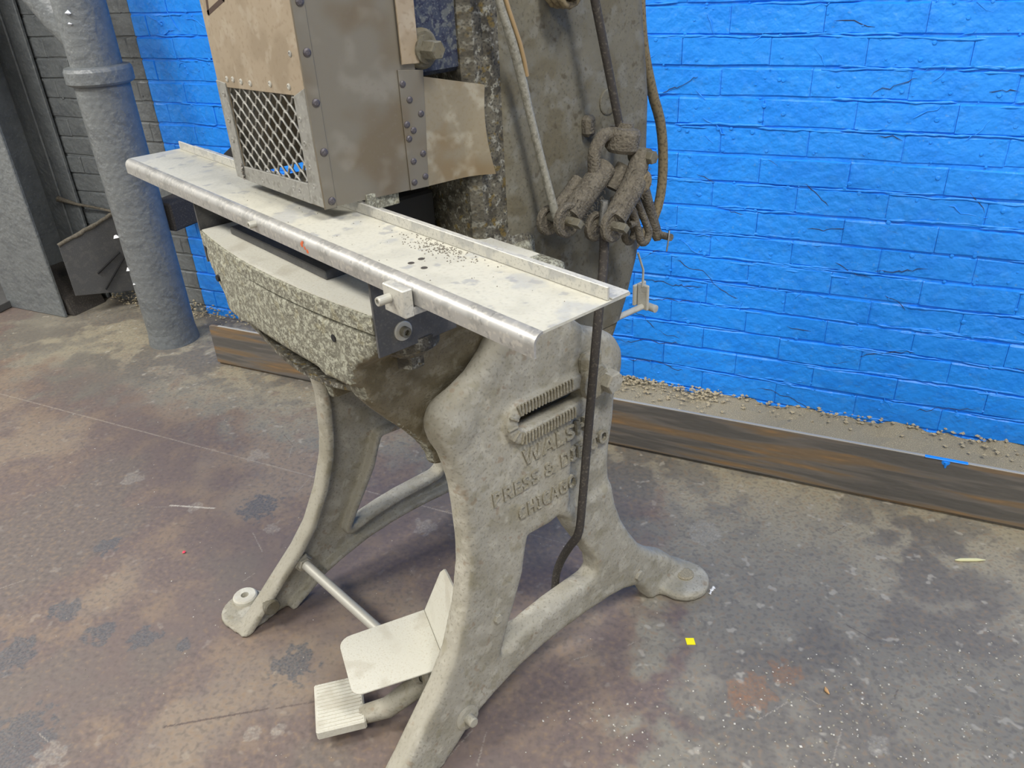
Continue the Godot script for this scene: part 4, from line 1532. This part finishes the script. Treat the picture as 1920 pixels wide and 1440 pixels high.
func build_guard() -> void:
	var g := Node3D.new()
	g.name = "guard_box"
	press.add_child(g)
	g.set_meta("label", "sheet metal guard box round the tool with a mesh window")
	var front := Transform3D(Basis.IDENTITY, Vector3(0, 0, 0.222))
	# front sheet: one piece with the window cut out of it, as an inverted U
	var s := ST()
	prism(s, v2([-0.144, 1.36, -0.138, 0.948, -0.1105, 0.948, -0.1115, 1.082, 0.090, 1.089, 0.0875, 0.948, 0.124, 0.948, 0.1215, 1.36]), 0.003, front, 0.0005)
	part("front_sheet", s, M.guard_front, g, "brown stained front sheet")
	s = ST()
	prism(s, v2([-0.1125, 0.948, -0.1115, 0.9685, 0.088, 0.9755, 0.0885, 0.948]), 0.004, Transform3D(Basis.IDENTITY, Vector3(0, 0, 0.2228)), 0.0005)
	part("bottom_bar", s, M.guard_bar, g)
	s = ST()
	prism(s, v2([-0.1395, 0.949, -0.1415, 1.09, -0.1112, 1.088, -0.1105, 0.949]), 0.003, Transform3D(Basis.IDENTITY, Vector3(0, 0, 0.2235)), 0.0005)
	part("edge_strip", s, M.guard_bar, g)
	s = ST()
	prism(s, v2([0.0885, 0.949, 0.0905, 1.088, 0.1215, 1.10, 0.1232, 0.949]), 0.003, Transform3D(Basis.IDENTITY, Vector3(0, 0, 0.2229)), 0.0005)
	part("edge_strip", s, M.guard_bar, g)
	s = ST()
	for k in 14:
		pebble(s, Vector3(-0.1115 + rng.randf_range(-0.001, 0.001), 0.95 + k * 0.0017, 0.2245), 0.003)
	part("weld_bead", s, M.weld, g)
	# expanded metal
	s = ST()
	var lw := 0.0305
	var sw := 0.0108
	for r in range(0, 12):
		var pts := []
		for i in range(0, 58):
			var x := -0.116 + i * lw / 8.0
			var ph := fmod(i / 4.0 + (r % 2), 2.0)
			var tri_ := ph if ph < 1.0 else 2.0 - ph
			var y := 0.9665 + r * sw + smoothstep(0.12, 0.88, tri_) * sw
			pts.append(Vector3(x, y + 0.00001 * i, 0.2165 + 0.002 * tri_))
		tube(s, pts, 0.0019, 5, true, 1)
	var mesh_o := part("expanded_mesh", s, M.guard_bar, g, "diamond pattern expanded metal mesh in the window")
	mesh_o.set_meta("kind", "stuff")
	# side panels; their plane runs back and slightly outwards
	var a := Vector3(0.124, 0, 0.222)
	var dir := Vector3(0.034, 0, -0.257).normalized()
	var sp := plane(a, dir, Vector3.UP)
	s = ST()
	prism(s, v2([0.0, 0.948, 0.0, 1.36, 0.155, 1.36, 0.155, 1.10, 0.155, 0.948]), 0.0025, sp, 0.0003)
	part("side_sheet", s, M.guard_side, g, "grey side sheet with tan stains")
	s = ST()
	prism(s, v2([-0.001, 0.947, -0.001, 1.36, 0.0165, 1.36, 0.0165, 0.947]), 0.004, plane(a + sp.basis.z * 0.0022, dir, Vector3.UP), 0.0008)
	part("corner_angle", s, M.guard_side, g)
	s = ST()
	prism(s, v2([0.134, 1.113, 0.134, 1.36, 0.160, 1.36, 0.160, 1.112]), 0.004, plane(a + sp.basis.z * 0.006, dir, Vector3.UP), 0.0008)
	part("upper_strip", s, M.guard_front, g)
	s = ST()
	prism(s, v2([0.128, 0.948, 0.128, 1.107, 0.166, 1.103, 0.157, 0.948]), 0.002, plane(a + sp.basis.z * 0.0022, dir, Vector3.UP), 0.0004)
	part("riveted_strip", s, M.guard_side, g)
	# rear sheet, flared out at its lower rear corner
	s = ST()
	var nx := 10
	var ny := 8
	var P := func(i: int, j: int, o: float) -> Vector3:
		var u: float = lerpf(0.150, 0.262 - 0.006 * sin(PI * j / ny), float(i) / nx)
		var y: float = lerpf(lerpf(0.948, 0.949, float(i) / nx), lerpf(1.098, 1.072, float(i) / nx), float(j) / ny)
		var fl := 0.0 if i < nx - 4 else pow((i - nx + 4) / 4.0, 2.0) * 0.016 * pow(1.0 - float(j) / ny, 1.5)
		return a + dir * u + Vector3.UP * y + sp.basis.z * (0.0012 + fl - 0.002 * sin(PI * i / nx) + o)
	s.set_smooth_group(1)
	for i in nx:
		for j in ny:
			quad(s, P.call(i, j, 0.0), P.call(i, j + 1, 0.0), P.call(i + 1, j + 1, 0.0), P.call(i + 1, j, 0.0))
			quad(s, P.call(i, j, -0.0015), P.call(i + 1, j, -0.0015), P.call(i + 1, j + 1, -0.0015), P.call(i, j + 1, -0.0015))
	s.set_smooth_group(-1)
	for i in nx:
		for j in [0, ny]:
			quad(s, P.call(i, j, 0.0), P.call(i + 1, j, 0.0), P.call(i + 1, j, -0.0015), P.call(i, j, -0.0015))
	for j in ny:
		quad(s, P.call(nx, j, 0.0), P.call(nx, j + 1, 0.0), P.call(nx, j + 1, -0.0015), P.call(nx, j, -0.0015))
	part("rear_sheet", s, M.guard_rear, g, "shiny brown stained rear sheet with a flared corner")
	s = ST()
	cbox(s, Vector3(0.131, 0.942, 0.155), Vector3(0.006, 0.026, 0.016), 0.001)
	cbox(s, Vector3(0.129, 0.940, 0.128), Vector3(0.004, 0.020, 0.04), 0.001)
	part("locating_tab", s, M.apron, g)
	# left side and back of the box
	s = ST()
	prism(s, v2([0.0, 0.948, 0.0, 1.36, 0.25, 1.36, 0.25, 0.948]), 0.003, plane(Vector3(-0.138, 0, 0.219), Vector3(-0.02, 0, -1), Vector3.UP), 0.0004)
	part("side_sheet", s, M.guard_side, g)
	# flat black sheet on the left of the box
	s = ST()
	prism(s, v2([-0.451, 0.908, -0.347, 0.955, -0.14, 1.045, -0.14, 0.95, -0.35, 0.925]), 0.004, Transform3D(Basis.IDENTITY, Vector3(0, 0, 0.13)), 0.0006)
	part("black_sheet", s, M.black, g, "flat black sheet on the left of the guard")
	# rivets
	var rv := ST()
	rv = ST()
	var rivet: Mesh
	lathe(rv, Vector3.ZERO, Vector3(0, 0, 1), [Vector2(0.0055, -0.0005), Vector2(0.0052, 0.0008), Vector2(0.003, 0.002), Vector2(0, 0.0024)], 12)
	rv.generate_normals()
	rivet = rv.commit()
	var small: Mesh
	rv = ST()
	lathe(rv, Vector3.ZERO, Vector3(0, 0, 1), [Vector2(0.0042, -0.0005), Vector2(0.004, 0.0005), Vector2(0.0022, 0.0011), Vector2(0.0018, 0.0005), Vector2(0, 0.0005)], 12)
	rv.generate_normals()
	small = rv.commit()
	for q in [[1.24, 0.010], [1.197, 0.010], [1.141, 0.009], [1.082, 0.010], [1.021, 0.010], [0.957, 0.010]]:
		var o := mesh_part("rivet", rivet, M.rivet, g)
		o.transform = Transform3D(sp.basis, a + sp.basis.z * 0.0024 + dir * q[1] + Vector3.UP * q[0])
	for q in [[1.089, 0.133], [1.068, 0.141], [1.048, 0.156], [1.037, 0.133], [1.028, 0.142], [0.995, 0.153], [0.987, 0.137], [0.963, 0.153], [1.018, 0.134], [0.958, 0.135]]:
		var o := mesh_part("rivet", rivet, M.rivet, g)
		o.transform = Transform3D(sp.basis.scaled(Vector3.ONE * 0.85), a + sp.basis.z * 0.0024 + dir * q[1] + Vector3.UP * q[0])
	for q in [[-0.122, 1.072], [-0.124, 1.035], [-0.125, 1.006], [-0.104, 1.094], [-0.084, 1.095], [-0.058, 1.094], [-0.03, 1.094], [0.03, 1.098], [0.082, 1.099], [0.098, 1.06], [0.1, 1.03], [0.103, 1.0], [0.106, 0.975], [0.045, 0.962], [0.062, 0.962], [-0.05, 0.957]]:
		var o := mesh_part("rivet", small, M.bright_bolt if q[1] > 1.09 else M.guard_bar, g)
		o.position = Vector3(q[0], q[1], 0.2225 if q[0] > -0.11 else 0.2238)
	for q in [[0.165, 1.125, 0.0028], [0.1, 1.139, 0.001]]:
		var o := mesh_part("rivet", small, M.guard_bar, g)
		o.position = Vector3(0.1, 1.139, 0.2222)
		break
	# hand drawn marker sign
	s = ST()
	for q in [[-0.112, 1.215, -0.120, 1.180], [-0.120, 1.180, -0.062, 1.198], [-0.062, 1.198, -0.05, 1.215]]:
		var d := Vector2(q[2] - q[0], q[3] - q[1])
		cbox(s, Vector3(0, 0, 0), Vector3(d.length() + 0.006, 0.0065, 0.0004), 0.0001, Transform3D(Basis(Vector3(0, 0, 1), d.angle()), Vector3((q[0] + q[2]) / 2, (q[1] + q[3]) / 2, 0.2221)))
	part("marker_sign", s, M.ink, g, "brown marker strokes")

func build_linkage() -> void:
	var l := Node3D.new()
	l.name = "trip_linkage"
	press.add_child(l)
	l.set_meta("label", "greasy fluff covered trip linkage on the right of the frame")
	var X := Vector3(1, 0, 0)
	# long pull rod from above into the yoke
	var s := ST()
	tube(s, [Vector3(0.215, 1.42, -0.13), Vector3(0.215, 1.168, -0.205), Vector3(0.22, 0.97, -0.262)], 0.0068, 12)
	part("pull_rod", s, M.rubber, l)
	# yoke: a boss carried by a curved arm
	s = ST()
	lathe(s, Vector3(0.222, 0.944, -0.259), Vector3(0.05, 1, -0.15), [Vector2(0.021, 0.0), Vector2(0.0265, 0.006), Vector2(0.0275, 0.03), Vector2(0.024, 0.037), Vector2(0.014, 0.039), Vector2(0.0135, 0.046), Vector2(0, 0.046)], 22)
	part("yoke_boss", s, M.fuzz, l)
	s = ST()
	tube(s, curve([Vector3(0.215, 0.975, -0.243), Vector3(0.215, 0.975, -0.225), Vector3(0.215, 0.955, -0.206), Vector3(0.215, 0.92, -0.205), Vector3(0.215, 0.895, -0.21)], 14), 0.0105, 12)
	part("yoke_arm", s, M.fuzz, l)
	s = ST()
	tube(s, [Vector3(0.165, 0.965, -0.305), Vector3(0.215, 0.965, -0.295)], 0.007, 10)
	part("yoke_peg", s, M.fuzz, l)
	# two link bars with forked ends
	s = ST()
	tube(s, [Vector3(0.213, 0.925, -0.232), Vector3(0.218, 0.90, -0.19), Vector3(0.222, 0.868, -0.142)], [0.018, 0.0195, 0.018], 14)
	tube(s, [Vector3(0.195, 0.91, -0.19), Vector3(0.196, 0.875, -0.135)], [0.012, 0.008], 10)
	part("link_bar", s, M.fuzz, l)
	s = ST()
	tube(s, [Vector3(0.245, 0.945, -0.283), Vector3(0.25, 0.90, -0.262), Vector3(0.258, 0.855, -0.205)], [0.013, 0.02, 0.019], 14)
	tube(s, [Vector3(0.225, 0.925, -0.262), Vector3(0.222, 0.89, -0.238)], [0.01, 0.014], 10)
	part("link_bar", s, M.fuzz, l)
	for q in [[0.188, 0.858, -0.128, 0.024], [0.227, 0.866, -0.130, 0.027], [0.232, 0.842, -0.190, 0.024], [0.262, 0.848, -0.197, 0.027]]:
		s = ST()
		lathe(s, Vector3(q[0] - 0.005, q[1], q[2]), X, [Vector2(0, 0), Vector2(q[3] * 0.9, 0), Vector2(q[3], 0.002), Vector2(q[3], 0.009), Vector2(q[3] * 0.9, 0.011), Vector2(q[3] * 0.7, 0.010), Vector2(q[3] * 0.62, 0.007), Vector2(0, 0.007)], 26)
		part("fork_eye", s, M.fuzz, l)
	for q in [[0.18, 0.258, 0.865, -0.130], [0.222, 0.292, 0.848, -0.197]]:
		s = ST()
		tube(s, [Vector3(q[0], q[2], q[3]), Vector3(q[1] - 0.014, q[2], q[3])], 0.0075, 12)
		bolt(s, Vector3(q[1] - 0.022, q[2], q[3]), X, 0.0085, 0.021, 0.0, 4)
		part("fork_pin", s, M.frame, l)
	s = ST()
	tube(s, [Vector3(0.243, 0.845, -0.194), Vector3(0.243, 0.884, -0.198)], 0.0065, 12)
	part("rod_end", s, M.steel, l)
	s = ST()
	lathe(s, Vector3(0.245, 0.937, -0.285), X, [Vector2(0.013, -0.02), Vector2(0.013, 0.012), Vector2(0, 0.012)], 16)
	bolt(s, Vector3(0.256, 0.937, -0.285), X, 0.0105, 0.014, 0.0, 6)
	part("upper_bolt", s, M.frame, l)
	s = ST()
	lathe(s, Vector3(0.255, 0.900, -0.270), X, [Vector2(0.019, -0.01), Vector2(0.019, 0.008), Vector2(0.012, 0.013), Vector2(0, 0.014)], 16)
	part("rusty_pin", s, M.cable, l)
	# slotted hanging link and a bar with a split pin
	for q in [[0.24, 0.0], [0.218, 0.012]]:
		s = ST()
		var p0 := Vector3(q[0], 0.872, -0.268 + q[1])
		var p1 := Vector3(q[0], 0.785, -0.303 + q[1])
		for w in [-1.0, 1.0]:
			tube(s, [p0 + Vector3(0, 0, w * 0.008), p1 + Vector3(0, 0.018, w * 0.0125)], 0.0065, 8)
		var ring := []
		for a in 9:
			var an := PI + PI * a / 8.0
			ring.append(p1 + Vector3(0, 0.018 + sin(an) * 0.0175, cos(an) * 0.0125))
		tube(s, ring, 0.0065, 8)
		tube(s, [p0 + Vector3(0, -0.045, -0.016), p0 + Vector3(0, -0.045, 0.005)], 0.006, 8)
		part("slotted_link", s, M.fuzz, l)
	s = ST()
	tube(s, [Vector3(0.205, 0.90, -0.325), Vector3(0.205, 0.835, -0.352), Vector3(0.205, 0.765, -0.385)], [0.011, 0.011, 0.010], 6)
	tube(s, [Vector3(0.19, 0.772, -0.385), Vector3(0.235, 0.772, -0.385)], 0.0065, 10)
	part("hanger_bar", s, M.fuzz, l)
	s = ST()
	tube(s, [Vector3(0.232, 0.785, -0.382), Vector3(0.236, 0.772, -0.376), Vector3(0.236, 0.75, -0.372)], 0.0015, 6)
	part("split_pin", s, M.steel, l)
	# fluff clinging to the bars
	s = ST()
	for k in 420:
		var c := Vector3(0.222, 0.905, -0.2).lerp(Vector3(0.228, 0.865, -0.14), rng.randf()) if k % 2 else Vector3(0.252, 0.91, -0.27).lerp(Vector3(0.262, 0.85, -0.2), rng.randf())
		var d := Vector3(rng.randfn(), rng.randfn(), rng.randfn()).normalized()
		var b := c + d * 0.019
		var e := b + d * 0.004 + Vector3(rng.randf_range(-1, 1), rng.randf_range(-1, 0.5), rng.randf_range(-1, 1)) * 0.008
		var m := (b + e) / 2 + Vector3(0, 0.003, 0)
		tube(s, [b, m, e], 0.0004, 3, false)
	var fl := part("fluff", s, M.fuzz, l, "grey fluff and fibres clinging to the links")
	fl.set_meta("kind", "stuff")
	# trip rod on the frame's side, bare above, painted below
	s = ST()
	tube(s, curve([Vector3(0.190, 1.40, 0.03), Vector3(0.195, 1.18, -0.041), Vector3(0.195, 1.133, -0.059), Vector3(0.19, 1.088, -0.078), Vector3(0.19, 1.02, -0.096), Vector3(0.195, 0.92, -0.121), Vector3(0.205, 0.862, -0.130)], 26), [0.0048, 0.0048, 0.0048, 0.0048, 0.0048, 0.0048, 0.0048, 0.0048, 0.0048, 0.005, 0.005, 0.0055, 0.006, 0.0065, 0.007, 0.007, 0.007, 0.0065, 0.006, 0.006, 0.006, 0.006, 0.006, 0.0062, 0.0065, 0.007, 0.007], 10)
	part("trip_rod", s, M.rod, l)
	s = ST()
	tube(s, curve([Vector3(0.196, 1.40, 0.022), Vector3(0.200, 1.18, -0.049), Vector3(0.200, 1.12, -0.073), Vector3(0.196, 1.08, -0.086)], 14), 0.003, 8)
	part("tan_cable", s, M.tan_cable, l)
	# long rod down to the treadle
	s = ST()
	tube(s, curve([Vector3(0.245, 0.85, -0.197), Vector3(0.258, 0.78, -0.180), Vector3(0.285, 0.72, -0.14), Vector3(0.285, 0.539, -0.119), Vector3(0.290, 0.374, -0.095), Vector3(0.288, 0.306, -0.087), Vector3(0.270, 0.268, -0.084), Vector3(0.245, 0.220, -0.087), Vector3(0.225, 0.166, -0.089), Vector3(0.225, 0.118, -0.083)], 44), 0.0078, 12)
	part("treadle_rod", s, M.rubber, l, "dark steel rod hanging past the lettering")

func build_treadle() -> void:
	# cross rod between the legs
	var s := ST()
	tube(s, [Vector3(-0.245, 0.115, 0.231), Vector3(0.262, 0.113, 0.213)], 0.0105, 16)
	var rod := part("cross_rod", s, M.bright_bolt, press, "bare steel rod between the legs")
	s = ST()
	lathe(s, Vector3(-0.234, 0.115, 0.231), Vector3(1, 0, -0.035), [Vector2(0.021, 0), Vector2(0.021, 0.016), Vector2(0.0185, 0.02), Vector2(0.015, 0.02), Vector2(0.015, 0.028), Vector2(0, 0.028)], 6, false)
	part("rod_nut", s, M.dust_iron, rod)
	# treadle lever under the guard
	var t := Node3D.new()
	t.name = "foot_treadle"
	press.add_child(t)
	t.set_meta("label", "dusty foot pedal with a ribbed tread")
	s = ST()
	tube(s, [Vector3(0.205, 0.075, 0.0), Vector3(0.2, 0.085, 0.12), Vector3(0.185, 0.078, 0.215), Vector3(0.165, 0.05, 0.285), Vector3(0.135, 0.035, 0.32)], [0.016, 0.019, 0.022, 0.019, 0.017], 14)
	tube(s, [Vector3(0.205, 0.075, 0.005), Vector3(0.225, 0.118, -0.083)], 0.010, 10)
	part("lever", s, M.dust_iron, t)
	s = ST()
	lathe(s, Vector3(0.165, 0.113, 0.216), Vector3(1, 0, -0.03), [Vector2(0.018, 0), Vector2(0.024, 0.002), Vector2(0.024, 0.034), Vector2(0.018, 0.036)], 18)
	cbox(s, Vector3(0.182, 0.092, 0.22), Vector3(0.03, 0.05, 0.03), 0.006)
	cbox(s, Vector3(0.212, 0.105, 0.205), Vector3(0.018, 0.07, 0.05), 0.005)
	part("pivot_bearing", s, M.dust_iron, t)
	# tread: a slab turned on the lever
	var ax := Vector3(0.885, 0, 0.466)
	var tx := plane(Vector3(0.0925, 0.038, 0.342), ax, Vector3(-0.466, 0, 0.885))
	s = ST()
	cbox(s, Vector3.ZERO, Vector3(0.108, 0.088, 0.022), 0.003, tx)
	part("tread", s, M.pale_dust, t)
	s = ST()
	for k in 13:
		cbox(s, Vector3(-0.047 + k * 0.0078, 0.0, -0.0115), Vector3(0.0028, 0.078, 0.002), 0.0006, tx)
	for i in 12:
		pebble(s, tx * Vector3(-0.05, -0.04 + i * 0.0072, -0.0115), 0.0014)
	part("tread_ribs", s, M.pale_dust, t)
	# bent sheet over the pedal
	var gd := Node3D.new()
	gd.name = "pedal_guard"
	press.add_child(gd)
	gd.set_meta("label", "bent dusty steel plate over the foot pedal")
	var f0 := Vector3(0.099, 0.14, 0.142)
	var f1 := Vector3(0.237, 0.14, 0.195)
	var up := Vector3(0, 1, 0)
	var fx := plane(f0, f1 - f0, up)
	# flat part: outline in (x along the fold, depth)
	var e := (f1 - f0).normalized()
	var q := Vector3(-e.z, 0, e.x)
	var pl := Transform3D(Basis(e, q, e.cross(q)), f0)
	var ln := (f1 - f0).length()
	var poly := PackedVector2Array([Vector2(0, 0), Vector2(ln, 0)])
	for k in 6:
		var a := PI / 2 * k / 5.0
		poly.append(Vector2(ln - 0.002 - 0.018 + cos(a) * 0.018, 0.147 + sin(a) * 0.018))
	for k in 6:
		var a := PI / 2 + PI / 2 * k / 5.0
		poly.append(Vector2(0.031 + cos(a) * 0.024, 0.142 + sin(a) * 0.024))
	s = ST()
	prism(s, poly, 0.0035, pl, 0.0008)
	part("flat_plate", s, M.pale_dust, gd)
	# upright flange leaning back against the leg
	var top := Vector3(0.245, 0.271, 0.152)
	var fl := plane(f0, e, top - f1)
	var hgt := fl.affine_inverse() * top
	s = ST()
	var fp := PackedVector2Array([Vector2(0, 0), Vector2(ln, 0)])
	fp.append(Vector2(ln + 0.004, hgt.y * 0.25))
	fp.append(Vector2(hgt.x + 0.002, hgt.y * 0.8))
	fp.append(Vector2(hgt.x - 0.006, hgt.y * 0.95))
	var tl := fl.affine_inverse() * Vector3(0.143, 0.257, 0.118)
	fp.append(Vector2(tl.x + 0.022, tl.y + 0.006))
	fp.append(Vector2(tl.x + 0.004, tl.y + 0.004))
	fp.append(Vector2(tl.x - 0.008, tl.y - 0.012))
	prism(s, fp, 0.0035, fl, 0.0008)
	part("upright_plate", s, M.pale_dust, gd)
	for w in [Vector3(0.223, 0.247, 0.152), Vector3(0.221, 0.168, 0.179)]:
		s = ST()
		var c: Vector3 = fl.affine_inverse() * w
		var at := fl * Vector3(c.x, c.y, 0.0)
		lathe(s, at, fl.basis.z, [Vector2(0.0085, 0), Vector2(0.0085, 0.0015), Vector2(0.006, 0.002), Vector2(0.006, 0.0055), Vector2(0.0035, 0.0065), Vector2(0.003, 0.003), Vector2(0, 0.003)], 14)
		part("screw", s, M.pale_dust, gd)

func build_press() -> void:
	press = thing("punch_press", "old cast iron punch press covered in pale dust, on two arched legs", "press")
	build_legs()
	build_frame()
	build_bolster()
	build_table()
	build_guard()
	build_linkage()
	build_treadle()

# ------------------------------------------------------------------ small things on the floor
func litter() -> void:
	var s := ST()
	prism(s, v2([-0.012, 0.0, 0.001, 0.011, 0.013, -0.001, 0.0, -0.012]), 0.001, Transform3D(Basis(Vector3(1, 0, 0), Vector3(0, 0, 1), Vector3(0, 1, 0)), Vector3(0.425, 0.0012, -0.264)), 0.0)
	meta(part("paper_scrap", s, M.paper_yellow, self), "small bright yellow square of paper on the floor", "paper")
	s = ST()
	tube(s, [Vector3(0.692, 0.003, -0.864), Vector3(0.70, 0.0035, -0.872), Vector3(0.725, 0.0035, -0.897), Vector3(0.738, 0.003, -0.91)], [0.001, 0.004, 0.004, 0.001], 6)
	meta(part("wood_sliver", s, M.wood, self), "thin pale wood sliver on the floor near the steel angle", "wood chip")
	s = ST()
	for k in 5:
		pebble(s, Vector3(0.369 + k * 0.0015, 0.003, -0.42 + k * 0.005), 0.006 - k * 0.0006)
	meta(part("paint_flake", s, M.chip_white, self), "crumpled white flake on the floor beside the rear right foot", "chip")
	s = ST()
	tube(s, [Vector3(0.668, 0.002, -0.352), Vector3(0.674, 0.004, -0.345), Vector3(0.682, 0.003, -0.342)], [0.001, 0.004, 0.001], 6)
	meta(part("wood_chip", s, M.chip_brown, self), "small curled tan chip among the specks on the right floor", "wood chip")
	s = ST()
	pebble(s, Vector3(-0.586, 0.003, 0.37), 0.006)
	meta(part("plastic_bit", s, M.chip_pink, self), "tiny pink plastic bit on the floor left of the legs", "chip")
	# uncounted flakes of paint and stone
	s = ST()
	var tones := [Color(0.30, 0.28, 0.23), Color(0.42, 0.40, 0.34), Color(0.22, 0.20, 0.16), Color(0.55, 0.53, 0.48)]
	for k in 2600:
		var p := Vector3.ZERO
		var r := 0.0
		if k < 1700:
			p = Vector3(rng.randf_range(0.3, 1.05), 0, rng.randf_range(-1.0, 0.1))
			if p.x + p.z * 0.6 < 0.36:
				continue
			r = rng.randf_range(0.0008, 0.0028)
		elif k < 1820:
			p = Vector3(rng.randfn(0.74, 0.09), 0, rng.randfn(-0.3, 0.07))
			r = rng.randf_range(0.001, 0.0036)
		else:
			p = Vector3(rng.randf_range(-1.9, 0.5), 0, rng.randf_range(-0.7, 0.9))
			r = rng.randf_range(0.0006, 0.002)
		if 0.3918 * p.x + 0.92 * p.z < -0.66:
			continue
		s.set_color(tones[rng.randi() % 4])
		p.y = r * 0.35
		pebble(s, p, r)
	var o := part("floor_specks", s, M.flakes, get_node("floor"), "scattered pale specks of stone and paint")
	o.set_meta("kind", "stuff")
